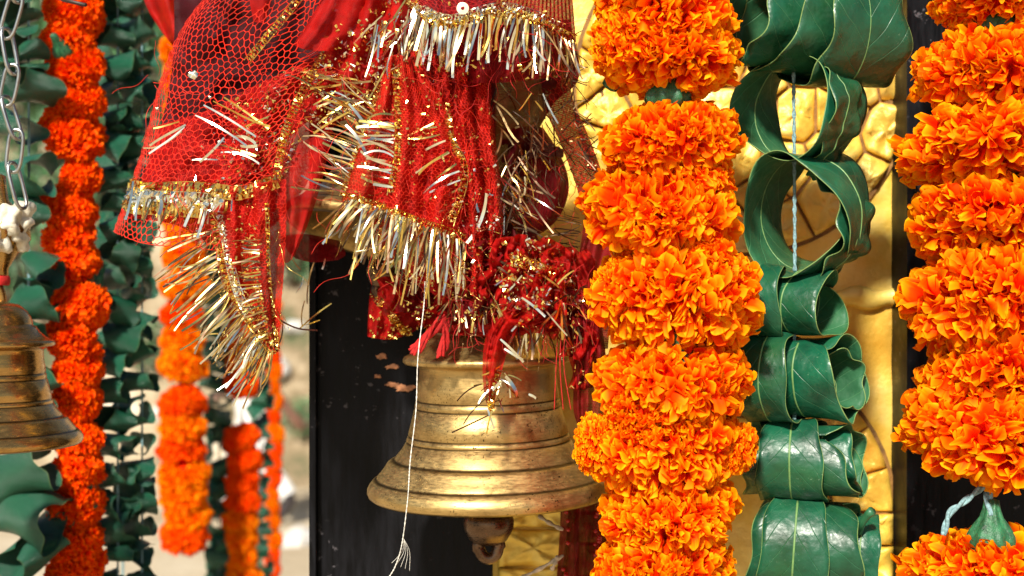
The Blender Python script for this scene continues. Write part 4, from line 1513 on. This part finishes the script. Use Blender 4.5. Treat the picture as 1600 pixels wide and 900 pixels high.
strip(B2t, 760, 302, 0.012, 731, 376, 0.010, 8, 'tin_silver', tw=0.05)
strip(B2t, 742, 300, 0.012, 748, 330, 0.012, 6, 'tin_silver', tw=0.05)
fringe(B2t, lambda t: (700 + 85 * t, 470 + 10 * math.sin(3 * t), 0.018), 26, 100, 80, 45, 38, (3, 6), (4, 4, 3, 1), 18, 0.006)

# --- upper middle tinsel nest
clutter(A, 26, 545, 148, 42, 42, 0.022, 0.035, (35, 80), (3, 6.5), (3, 6, 4, 1), (150, 215))
clutter(A, 40, 625, 40, 40, 50, 0.014, 0.03, (30, 80), (3, 6), (5, 3, 3, 1), (80, 140))
A6 = Cloth([[(540, -40, 44), (590, -40, 34), (650, -40, 38)], [(510, 50, 44), (570, 50, 34), (640, 60, 38)], [(490, 130, 50), (550, 130, 44), (610, 120, 44)], [(485, 200, 56), (530, 190, 52), (580, 180, 50)]], folds=((4, 3, 0.5, 1),), crump=6, cs=0.03, seed=19)
A6.sheet('gauze_fold', A, 'gauze', 36, 40)
A6.glitter('glitter', A, 330, 'tin_gold', (1.2, 5.0), 66)
A6.glitter('glitter', A, 135, 'tin_silver', (1.8, 6.2), 67)

# --- scarf C: top right with silver fringe
Ct = thing('net_scarf', 'dark red scarf at the top with a wavy gold border and long silver fringe', 'scarf', P(770, 110, 0.0))
C1 = Cloth([[(590, -60, 34), (690, -60, 10), (800, -60, 6), (890, -60, 28)], [(615, -30, 30), (690, -20, 8), (800, -25, 2), (893, -20, 26)],
            [(640, 4, 26), (664, 24, 14), (700, 43, 6), (735, 31, 3), (770, 22, 2), (820, 25, 4), (860, 38, 12), (900, 66, 26)]][:2] +
           [[(638, 2, 26), (700, 42, 6), (790, 22, 2), (900, 66, 26)]], folds=((2.5, 3, 0.2, 0), (1, 9, 0.3, 0)), crump=2, seed=21)
C1.sheet('gauze', Ct, 'maroon', 50, 24)
C1.net('net', Ct, 'red_cord', 60, 24, 0.34 * S, -0.0012)
C1.trim('gold_border', Ct, 'tin_gold', [(0.0, 0.97), (0.33, 0.98), (0.66, 0.97), (1, 0.98)], 90, 9, 71)
C1.trim('silver_border', Ct, 'tin_silver', [(0.1, 0.90), (0.36, 0.91), (0.66, 0.90), (0.95, 0.92)], 64, 9, 72)
C1.glitter('glitter', Ct, 90, 'tin_gold', (1.2, 3.7), 73)
def cb(t):
    x, y, d = C1.px(t, 1.0)
    return x, y, d * 0.001
fringe(Ct, lambda t: cb(0.06 + 0.80 * t), 40, 104, 100, 66, 72, (5, 8), (9, 2, 2, 0.5), 5, 0.004)
fringe(Ct, lambda t: cb(0.75 + 0.25 * t), 30, 100, 70, 80, 60, (2.5, 5), (1, 1, 4, 4), 12, 0.008)
fringe(Ct, lambda t: (892 + 8 * t, 60 + 190 * t, 0.04), 30, 30, 50, 34, 36, (2, 3.6), (0, 1, 2, 8), 50, 0.01)
# sequin with a hole
V, F = [], []
c = P(723, 13, -0.003)
for i in range(24):
    a_ = 2 * math.pi * i / 24
    for r_ in (3.0, 9.5):
        V.append(c + Vector((math.cos(a_) * r_ * S, -0.0004 * (r_ < 5), math.sin(a_) * r_ * S)))
for i in range(24):
    F.append((2 * i, 2 * i + 1, (2 * i + 3) % 48, (2 * i + 2) % 48))
obj('sequin', mesh('sequin', V, F, simple('cream_sequin', (0.80, 0.72, 0.48), 0.3, 0.1, 0.1, 300)), Ct)
C2 = Cloth([[(660, 20, 34), (740, 10, 24), (820, 10, 22), (890, 40, 38)], [(670, 80, 34), (740, 80, 22), (820, 80, 20), (892, 90, 38)], [(690, 130, 36), (745, 130, 26), (800, 128, 26), (870, 120, 42)]], folds=((4, 4, 0.3, 0),), crump=5, seed=22)
C2.sheet('gauze_underlayer', Ct, 'maroon', 40, 24)
C2.glitter('glitter', Ct, 135, 'tin_gold', (1.2, 4.3), 75)

# --- D: twisted net strip on the right, blackened fringe against the gold wall
Dt = thing('net_scarf', 'twisted dark red net strip against the gold wall, beside the thick garland', 'scarf', P(925, 540, 0.06))
def twist_rows(path, w, turns):
    rows = []
    n = len(path)
    for i, (x, y, d) in enumerate(path):
        a = turns * 2 * math.pi * i / (n - 1)
        t = Vector((path[min(i + 1, n - 1)][0] - path[max(i - 1, 0)][0], path[min(i + 1, n - 1)][1] - path[max(i - 1, 0)][1])).normalized()
        nx, ny = -t.y, t.x
        row = []
        for k in range(7):
            an = -1.2 + 2.4 * k / 6
            row.append((x + nx * w * math.sin(an), y + ny * w * math.sin(an), d - w * 0.32 * math.cos(an) * 0.8))
        rows.append(row)
    return rows
D1 = Cloth(twist_rows([(866, 120, 70), (876, 170, 66), (894, 210, 64), (908, 245, 62), (922, 285, 64), (932, 320, 66)], 24, 0), folds=((2.5, 2, 3, 0), (1.2, 1, 9, 1)), crump=4, cs=0.04, seed=24)
D1.sheet('twisted_gauze', Dt, 'maroon', 26, 60)
D1.net('net', Dt, 'red_thread', 14, 36, 0.5 * S, -0.002)
D2 = Cloth([[(915, 330, 70), (930, 325, 64), (955, 330, 66)], [(905, 400, 70), (925, 400, 62), (955, 400, 66)], [(900, 470, 64), (922, 470, 56), (955, 470, 62)], [(895, 540, 60), (918, 545, 52), (950, 545, 58)]], folds=((3, 2, 2, 0),), crump=4, seed=25)
D2.sheet('gauze_end', Dt, 'maroon', 24, 40)
fringe(Dt, lambda t: (908 - 8 * t, 335 + 110 * t, 0.058), 26, 195, 175, 46, 40, (2, 3.6), (0, 0, 1, 9), 10, 0.006)
fringe(Dt, lambda t: (900 + 20 * t, 190 + 80 * t, 0.056), 12, -30, 10, 36, 30, (2, 3.4), (0, 0, 1, 9), 40, 0.008)
D1.glitter('glitter', Dt, 60, 'tin_old', (1.2, 3.7), 78)

# --- E: knotted cloth lump bound with rope
Et = thing('cloth_bundle', 'dark red cloth bundle bound with rope against the gold wall', 'bundle', P(845, 370, 0.08))
def bundle():
    V, F, U = [], [], []
    nu, nv = 48, 36
    for j in range(nv + 1):
        t = j / nv
        y = 200 + 168 * t
        w = 50 * (math.sin(math.pi * min(1, 0.14 + 0.86 * t)) ** 0.6) * (0.72 + 0.4 * t) + 2
        cx = 826 + 14 * math.sin(t * 2.6)
        for i in range(nu):
            a = 2 * math.pi * i / nu
            k = 1 + 0.07 * math.sin(a * 7 + t * 3) * (1 - t * 0.6) + 0.12 * noise.noise(Vector((math.cos(a) * 1.5, math.sin(a) * 1.5, t * 3)))
            p = P(cx + w * k * math.cos(a), y, 0.092)
            p.y += w * k * math.sin(a) * K(0.092) * 0.7
            V.append(p)
            U.append((i / nu, t))
    for j in range(nv):
        for i in range(nu):
            F.append((j * nu + i, j * nu + (i + 1) % nu, (j + 1) * nu + (i + 1) % nu, (j + 1) * nu + i))
    F.append(tuple(range(nu)))
    F.append(tuple(nv * nu + i for i in reversed(range(nu))))
    obj('bundled_cloth', mesh('bundled_cloth', V, F, M['maroon'], uvs=U), Et)
    for k, (y, sl) in enumerate([(232, 10), (246, -4), (222, 16)]):
        pts = []
        for i in range(20):
            a = math.pi + math.pi * i / 19
            p = P(832 + 46 * math.cos(a), y + sl * math.cos(a), 0.088)
            p.y += 40 * math.sin(a) * K(0.09) * 0.8
            pts.append(p)
        V, F = [], []
        for ph in (0, math.pi):
            q = [p + Vector((0, math.cos(i * 1.3 + ph), math.sin(i * 1.3 + ph))) * 2.6 * S for i, p in enumerate(pts)]
            tube_data(q, 3.6 * S, 6, V=V, F=F)
        obj('rope', mesh('rope', V, F, M['rope']), Et)
bundle()
clutter(Et, 34, 800, 310, 26, 66, 0.038, 0.055, (25, 70), (2.5, 5), (3, 1, 4, 5), (20, 110))

# --- F: cloths knotted round the bell's crown
Ft = thing('cloth_knot', 'red cloths knotted round the big bell\'s crown, tails hanging down its front', 'cloth', P(770, 540, 0.03))
F1 = Cloth([[(668, 486, 52), (720, 480, 30), (790, 482, 26), (850, 478, 34), (905, 470, 52)], [(672, 505, 50), (720, 505, 28), (790, 506, 22), (850, 500, 32), (908, 490, 52)], [(682, 520, 52), (720, 524, 36), (790, 526, 30), (850, 520, 38), (900, 512, 54)]],
           folds=((2.5, 1, 2.5, 0),), crump=5, cs=0.04, seed=26)
F1.sheet('wrap', Ft, 'gauze_dense', 60, 24)
F2 = Cloth([[(740, 385, 46), (790, 370, 26), (840, 376, 30), (900, 395, 50)], [(735, 430, 44), (790, 420, 16), (845, 425, 20), (915, 440, 50)], [(745, 470, 44), (795, 465, 14), (850, 470, 18), (925, 480, 50)], [(770, 500, 44), (810, 500, 24), (860, 502, 26), (925, 510, 50)]],
           folds=((4, 3, 1.5, 0), (2, 6, -2, 1)), crump=14, cs=0.04, seed=27)
F2.sheet('crumpled_layer', Ft, 'gauze', 56, 50)
F2.glitter('glitter', Ft, 360, 'tin_gold', (1.2, 5.0), 81)
F2.glitter('glitter', Ft, 165, 'tin_silver', (1.8, 5.6), 82)
F2.trim('gold_trim', Ft, 'tin_gold', [(0.1, 0.3), (0.4, 0.25), (0.7, 0.3), (0.95, 0.4)], 50, 10, 83)
F2.trim('silver_trim', Ft, 'tin_silver', [(0.0, 0.62), (0.2, 0.7), (0.45, 0.75)], 34, 10, 84)
clutter(Ft, 60, 830, 450, 80, 60, 0.008, 0.026, (22, 60), (3, 6.5), (4, 4, 3, 3), (20, 160))
fringe(Ft, lambda t: (790 + 110 * t, 500 + 8 * t, 0.03), 26, 95, 70, 55, 45, (3, 5.5), (3, 3, 3, 3), 20, 0.006)
fringe(Ft, lambda t: (905 + 20 * t, 440 + 60 * t, 0.045), 14, -25, 30, 40, 34, (2.5, 5), (3, 2, 2, 6), 25, 0.006)
def shred(cx, cy, d, w, h, ang, m, seed):
    rr = random.Random(seed)
    ca, sa = math.cos(ang), math.sin(ang)
    rows = []
    for j in range(5):
        row = []
        ww = w * (0.55 + 0.45 * math.sin(math.pi * (0.15 + 0.7 * j / 4))) * rr.uniform(0.8, 1.15)
        for i in range(4):
            x = (i / 3 - 0.5) * ww + rr.uniform(-4, 4) + 6 * math.sin(j * 1.3 + seed)
            y = (j / 4 - 0.5) * h + rr.uniform(-4, 4)
            row.append((cx + x * ca - y * sa, cy + x * sa + y * ca, d + rr.uniform(-7, 7)))
        rows.append(row)
    c = Cloth(rows, folds=((4, 2.5, 0.5, seed), (2, 5, -1, 0)), crump=7, cs=0.06, seed=seed)
    c.sheet('crumpled_shred', Ft, m, 26, 26)
    if seed % 2:
        c.glitter('glitter', Ft, 40, 'tin_gold', (1.2, 4.5), seed)
for i, q in enumerate([(700, 470, 24, 60, 60, 0.6), (735, 478, 18, 60, 50, -0.4), (770, 440, 12, 60, 60, 0.3), (815, 470, 10, 70, 60, -0.6), (860, 455, 18, 60, 70, 0.2), (885, 480, 26, 60, 60, -0.3),
                       (900, 520, 34, 56, 80, 0.1), (912, 560, 38, 46, 90, -0.1), (850, 505, 20, 70, 40, 0.2), (745, 400, 18, 60, 60, 0.8), (800, 395, 16, 60, 50, -0.2), (860, 410, 26, 60, 60, 0.5), (905, 430, 40, 50, 80, 0.0),
                       (650, 470, 50, 60, 50, 0.2), (620, 460, 70, 60, 60, -0.3), (675, 498, 34, 36, 40, 0.5)]):
    shred(*q, ('gauze', 'maroon', 'gauze_dense', 'gauze')[i % 4], 300 + i)
# tail T1: two woolly prongs
def tail(pts, r0, r1, n=6, m='red_cord'):
    V, F = [], []
    rr = random.Random(int(pts[0][0] * 7 + pts[1][1]))
    N = 30
    for q in range(9):
        ph, ro = rr.uniform(0, 6.28), rr.uniform(0.2, 0.85)
        path, rad = [], []
        end = rr.uniform(0.86, 1.0)
        for i in range(N + 1):
            f = i / N * end
            x, y, d = cr(pts, f)
            r_ = (r0 + (r1 - r0) * f) * (1 + 0.35 * max(0, f - 0.8) * 5)
            an = ph + f * 5
            path.append(P(x + ro * r_ * math.cos(an) + 1.2 * noise.noise(Vector((i * 0.5, q, 0))), y + 0.4 * r_ * math.sin(an * 1.3), d + ro * r_ * S * math.sin(an)))
            rad.append(r_ * 0.34 * S)
        tube_data(path, rad, n, V=V, F=F)
    return obj('tail', mesh('tail', V, F, M[m]), Ft)
tail([(704, 486, 0.030), (690, 500, 0.024), (668, 524, 0.022), (640, 550, 0.024)], 9, 6)
tail([(700, 488, 0.026), (684, 508, 0.020), (662, 534, 0.020), (646, 556, 0.022)], 8, 6)
tail([(692, 492, 0.026), (697, 512, 0.020), (694, 540, 0.020), (686, 558, 0.021)], 8, 7)
# tail T2: gauze ribbon with tinsel end
T2 = Cloth([[(800, 462, 22), (815, 460, 14), (835, 466, 22)], [(772, 500, 18), (792, 498, 8), (812, 506, 18)], [(757, 535, 16), (774, 532, 6), (796, 538, 16)], [(754, 580, 14), (766, 580, 6), (784, 580, 14)], [(757, 618, 12), (764, 622, 8), (774, 622, 12)], [(764, 640, 10), (768, 642, 8), (773, 641, 10)]],
           folds=((3.0, 2.5, 0.4, 0), (1.0, 6, 0.6, 1)), crump=5, cs=0.06, seed=29)
T2.sheet('ribbon_tail', Ft, 'gauze', 24, 70)
T2.trim('gold_trim', Ft, 'tin_gold', [(0.8, 0.6), (0.7, 0.8), (0.5, 1.0)], 22, 5, 86)
clutter(Ft, 22, 782, 598, 16, 28, 0.004, 0.010, (10, 34), (2.5, 5), (5, 4, 2, 1), (0, 180))
for x0, y0, x1, y1, w, m in [(753, 600, 714, 624, 4, 'tin_dark'), (760, 622, 722, 658, 3, 'tin_dark'), (765, 648, 706, 672, 4, 'tin_dark'), (790, 588, 812, 614, 9, 'tin_silver'), (782, 530, 818, 563, 6, 'tin_silver'),
                             (788, 545, 816, 562, 6, 'tin_silver'), (826, 616, 838, 620, 6, 'tin_silver'), (815, 465, 852, 492, 6, 'tin_silver'), (770, 610, 784, 594, 6, 'tin_silver'), (762, 640, 772, 668, 5, 'tin_silver'), (770, 640, 762, 676, 4, 'tin_gold')]:
    strip(Ft, x0, y0, 0.002, x1, y1, 0.002, w, m, tw=0.1)
# tail T3 right
T3 = Cloth([[(880, 480, 34), (905, 475, 30), (935, 480, 36)], [(893, 540, 36), (915, 535, 30), (945, 540, 36)], [(896, 590, 40), (918, 590, 32), (948, 590, 38)], [(896, 640, 44), (918, 642, 36), (945, 640, 42)], [(905, 672, 46), (920, 676, 42), (940, 672, 44)]], folds=((3, 3, 0.4, 0),), crump=4, seed=30)
T3.sheet('gauze_tail', Ft, 'maroon', 30, 50)
for x0, x1 in ((872, 866), (884, 892), (878, 880)):
    string(Ft, [(x0, 505, 0.03), (x0 - 3, 570, 0.018), (x1, 640, 0.012)], 0.00025, 'red_cord', 'loose_thread', 4, False)

# --- G: scarf end behind the bell's shoulder
Gt = thing('net_scarf', 'red scarf end with gold glitter hanging behind the shoulder of the big bell', 'scarf', P(605, 530, 0.09))
G0 = Cloth([[(585, 425, 105), (620, 430, 98), (665, 430, 95), (700, 440, 95)], [(578, 460, 104), (612, 470, 96), (650, 480, 92), (690, 490, 92)], [(575, 500, 102), (600, 510, 96), (630, 515, 94), (660, 510, 94)], [(574, 526, 102), (595, 530, 98), (615, 530, 96), (640, 522, 96)]], folds=((3, 4, 0, 0),), crump=5, seed=31)
G0.sheet('gauze', Gt, 'gauze', 36, 30)
G0.trim('gold_trim', Gt, 'tin_gold', [(0.1, 0.35), (0.4, 0.5), (0.7, 0.7), (0.9, 0.8)], 36, 8, 88)
G0.glitter('glitter', Gt, 120, 'tin_gold', (1.2, 3.7), 89)
# loose ends above the post
Gu = thing('tinsel_scrap', 'tangled dark red scarf scrap with loose tinsel above the dark post', 'scarf', P(480, 400, 0.10))
GuC = Cloth([[(440, 368, 92), (480, 366, 88), (530, 376, 92)], [(448, 390, 90), (485, 392, 86), (540, 396, 92)], [(462, 404, 90), (490, 410, 88), (530, 406, 92)]], folds=((3, 3, 0, 0),), crump=6, cs=0.05, seed=33)
GuC.sheet('gauze', Gu, 'maroon', 24, 16)
for x0, y0, x1, y1, w, m in [(494, 402, 478, 470, 4, 'tin_old'), (476, 470, 470, 508, 4, 'tin_old'), (518, 474, 468, 510, 4, 'tin_gold'), (500, 500, 470, 512, 3, 'tin_gold'), (474, 432, 462, 456, 4, 'tin_silver'),
                             (442, 505, 436, 540, 4, 'tin_dark'), (508, 404, 504, 420, 5, 'tin_silver'), (455, 400, 470, 420, 3, 'tin_old')]:
    strip(Gu, x0, y0, 0.085, x1, y1, 0.085, w, m)
string(Gu, [(437, 500, 0.07), (452, 508, 0.078), (470, 514, 0.085), (496, 516, 0.09)], 0.0005, 'rope', 'loose_wire', 5, False)

# --- H: beaded cloth below the bell
Ht = thing('beaded_cloth', 'dark red beaded cloth hanging under the big bell beside the garland', 'cloth', P(910, 960, 0.09))
H1 = Cloth([[(876, 790, 120), (905, 780, 104), (960, 780, 108)], [(874, 840, 118), (905, 840, 98), (960, 840, 106)], [(870, 900, 118), (905, 900, 98), (960, 900, 106)], [(866, 970, 118), (905, 970, 98), (960, 970, 106)]], folds=((5, 3, 0.9, 0), (3, 7, 1.3, 0)), crump=12, cs=0.03, seed=35)
H1.sheet('satin_cloth', Ht, 'maroon', 40, 40)
rr = random.Random(91)
bmb = bmesh.new()
bmesh.ops.create_icosphere(bmb, subdivisions=2, radius=1)
bead_me = bpy.data.meshes.new('bead')
bmb.to_mesh(bead_me)
bmb.free()
bead_me.materials.append(M['bead'])
bead_me.polygons.foreach_set('use_smooth', [True] * len(bead_me.polygons))
for k in range(60):
    x = rr.choice((884, 935, 940, 946)) + rr.uniform(-5, 5)
    y = 800 + k * 2.3
    o = obj('bead', bead_me, Ht)
    o.location = P(x, y, 0.088 + rr.uniform(-0.003, 0.003))
    o.scale = (4.2 * S,) * 3
tw = thing('dry_twigs', 'two pale dry twigs sticking out under the big bell', 'twigs', P(850, 900, 0.08))
for pts in ([(812, 905, 0.09), (845, 888, 0.085), (880, 868, 0.08)], [(842, 806, 0.085), (860, 818, 0.08), (880, 828, 0.078)], [(862, 890, 0.083), (868, 878, 0.08), (872, 868, 0.08)]):
    path = [P(*cr(pts, i / 10)) for i in range(11)]
    V, F = tube_data(path, [0.0011 + 0.0004 * math.sin(i * 1.7) for i in range(11)], 7)
    obj('twig', mesh('twig', V, F, M['twig']), tw)

def threads(parent, n, x0, x1, y0, y1, d0, d1, m, seed, L=(30, 90), rad=0.00011):
    rr = random.Random(seed)
    V, F = [], []
    for k in range(n):
        x, y, d = rr.uniform(x0, x1), rr.uniform(y0, y1), rr.uniform(d0, d1)
        a, l = rr.gauss(1.6, 0.7), rr.uniform(*L)
        ky, w = rr.gauss(0, 0.02), rr.uniform(0, 6.28)
        pts = []
        for i in range(13):
            f = i / 12
            a += ky + 0.22 * math.sin(f * 7 + w)
            pts.append(P(x, y, d + 0.003 * math.sin(f * 5 + w)))
            x += l / 12 * math.cos(a)
            y += l / 12 * math.sin(a)
        tube_data(pts, rad * rr.uniform(0.7, 1.5), 4, V=V, F=F)
    obj('loose_threads', mesh('loose_threads', V, F, M[m]), parent, 'stuff')
threads(A, 70, 230, 560, 60, 360, 0.018, 0.03, 'red_thread', 1)
threads(A, 40, 330, 440, 300, 540, 0.016, 0.026, 'tin_gold', 2)
threads(Bt, 60, 560, 730, 110, 430, 0.0, 0.012, 'red_thread', 3)
threads(Bt, 40, 560, 730, 300, 440, -0.002, 0.012, 'tin_gold', 4)
threads(B2t, 40, 680, 780, 110, 480, 0.008, 0.02, 'red_cord', 5)
threads(Ft, 90, 700, 930, 400, 540, 0.004, 0.03, 'red_cord', 6, (20, 70))
threads(Ft, 50, 720, 930, 400, 540, 0.002, 0.026, 'tin_old', 7, (20, 60))
threads(Ct, 40, 640, 890, 0, 120, 0.0, 0.02, 'red_cord', 8)
threads(U2, 70, 760, 890, 120, 400, 0.03, 0.05, 'tin_dark', 9, (25, 80))
threads(Dt, 50, 870, 935, 130, 480, 0.045, 0.06, 'red_cord', 10, (15, 50))

# white thread hanging in front of the big bell
tt = thing('white_thread', 'white cotton thread hanging in front of the big bell', 'thread', P(616, 900, 0.005))
string(tt, [(664, 440, 0.012), (662, 480, 0.006), (653, 560, 0.0), (650, 640, -0.002), (641, 720, -0.004), (637, 780, -0.004), (628, 850, 0.0), (618, 884, 0.003), (606, 905, 0.004)], 0.00032, 'thread', 'thread', 5)
for k in range(5):
    string(tt, [(631, 842, 0.0), (628 + k * 3, 862, 0.002), (612 + k * 7, 880 + 3 * k, 0.003)], 0.00010, 'thread', 'loose_fibre', 4, False)

# ------------------------------------------------------------------ person walking past in the background
def person():
    yb = 8.9
    k = K(yb)
    bx = (398 - 800) * k
    t = thing('person', 'person in white clothes walking past behind the garlands, one foot lifted', 'person', Vector((bx, yb, 0)))
    J = {  # joint: (pos, radius)
        'pelvis': ((0, 0, 0.86), 0.145), 'waist': ((-0.01, 0, 1.02), 0.13), 'chest': ((-0.03, 0, 1.24), 0.155), 'neck0': ((-0.04, 0, 1.40), 0.075), 'neck': ((-0.06, 0, 1.46), 0.055),
        'head0': ((-0.075, 0, 1.52), 0.075), 'head': ((-0.08, 0, 1.60), 0.098), 'crown': ((-0.075, 0, 1.67), 0.075),
        'rsh': ((-0.02, -0.17, 1.33), 0.065), 'rel': ((0.12, -0.23, 1.07), 0.055), 'rwr': ((0.29, -0.22, 0.86), 0.042), 'rha': ((0.35, -0.21, 0.78), 0.048), 'rfi': ((0.385, -0.21, 0.71), 0.026),
        'lsh': ((-0.04, 0.17, 1.33), 0.065), 'lel': ((-0.12, 0.22, 1.07), 0.046), 'lwr': ((-0.30, 0.2, 0.93), 0.032), 'lha': ((-0.37, 0.19, 0.90), 0.036), 'lfi': ((-0.44, 0.19, 0.88), 0.018),
        'rhip': ((0.01, -0.09, 0.80), 0.105), 'rkn': ((0.07, -0.10, 0.46), 0.066), 'ran': ((0.29, -0.10, 0.19), 0.052), 'rto': ((0.18, -0.10, 0.045), 0.045),
        'lhip': ((-0.02, 0.09, 0.80), 0.105), 'lkn': ((-0.17, 0.10, 0.46), 0.066), 'lan': ((-0.20, 0.10, 0.10), 0.044), 'lto': ((-0.38, 0.10, 0.035), 0.035)}
    E = [('pelvis', 'waist'), ('waist', 'chest'), ('chest', 'neck0'), ('neck0', 'neck'), ('neck', 'head0'), ('head0', 'head'), ('head', 'crown'), ('chest', 'rsh'), ('rsh', 'rel'), ('rel', 'rwr'), ('rwr', 'rha'), ('rha', 'rfi'),
         ('chest', 'lsh'), ('lsh', 'lel'), ('lel', 'lwr'), ('lwr', 'lha'), ('lha', 'lfi'), ('pelvis', 'rhip'), ('rhip', 'rkn'), ('rkn', 'ran'), ('ran', 'rto'), ('pelvis', 'lhip'), ('lhip', 'lkn'), ('lkn', 'lan'), ('lan', 'lto')]
    names = list(J)
    me = bpy.data.meshes.new('body_skeleton')
    me.from_pydata([J[n][0] for n in names], [(names.index(a), names.index(c)) for a, c in E], [])
    o = bpy.data.objects.new('body_skeleton', me)
    COL.objects.link(o)
    sk = o.modifiers.new('Skin', 'SKIN')
    sv = me.skin_vertices[0].data if me.skin_vertices else None
    if sv is None:
        me.skin_vertices.new() if hasattr(me.skin_vertices, 'new') else None
    sv = me.skin_vertices[0].data
    for i, n in enumerate(names):
        r_ = J[n][1]
        sv[i].radius = (r_, r_)
        sv[i].use_root = (n == 'pelvis')
    sb = o.modifiers.new('Sub', 'SUBSURF')
    sb.levels = sb.render_levels = 2
    dg = bpy.context.evaluated_depsgraph_get()
    ev = o.evaluated_get(dg)
    bme = bpy.data.meshes.new_from_object(ev)
    bpy.data.objects.remove(o)
    bme.name = 'body'
    bme.materials.clear()
    for m in ('skin', 'hair'):
        bme.materials.append(M[m])
    segs = [(Vector(J[a][0]), Vector(J[c][0]), (a, c)) for a, c in E]
    def near(p):
        best = None
        for a, c, nm in segs:
            ab = c - a
            f = max(0, min(1, (p - a).dot(ab) / ab.length_squared))
            dd = (p - (a + ab * f)).length
            if best is None or dd < best[0]:
                best = (dd, nm, f)
        return best[1], best[2]
    shirt, trous, shoes = [], [], []
    for p in bme.polygons:
        c = p.center
        nm, f = near(c)
        p.material_index = 0
        p.use_smooth = True
        if nm[0] in ('head', 'head0') and (c.z > 1.62 or (c.x > -0.06 and c.z > 1.54)):
            p.material_index = 1
        tr = nm in (('pelvis', 'waist'), ('waist', 'chest'), ('chest', 'neck0'), ('chest', 'rsh'), ('chest', 'lsh'), ('pelvis', 'rhip'), ('pelvis', 'lhip')) or (nm[1] in ('rel', 'lel') and f < 0.75) or (nm[1] in ('rkn', 'lkn') and f < 0.42)
        if tr and c.z < 1.42:
            shirt.append(p.index)
        elif nm[1] in ('rkn', 'lkn') or (nm[1] in ('ran', 'lan') and f < 0.86):
            trous.append(p.index)
        elif nm[1] in ('rto', 'lto', 'ran', 'lan'):
            shoes.append(p.index)
    bo = bpy.data.objects.new('body', bme)
    COL.objects.link(bo)
    bo.parent = t
    def shell(name, idx, off, m):
        V, F, mp = [], [], {}
        for i in idx:
            f = []
            for vi in bme.polygons[i].vertices:
                if vi not in mp:
                    mp[vi] = len(V)
                    v = bme.vertices[vi]
                    V.append(v.co + v.normal * off)
                f.append(mp[vi])
            F.append(tuple(f))
        q = bpy.data.objects.new(name, mesh(name, V, F, M[m]))
        COL.objects.link(q)
        q.parent = t
    shell('shirt', shirt, 0.022, 'white_cloth')
    shell('trousers', trous, 0.026, 'white_cloth')
    shell('shoes', shoes, 0.010, 'shoe')
person()
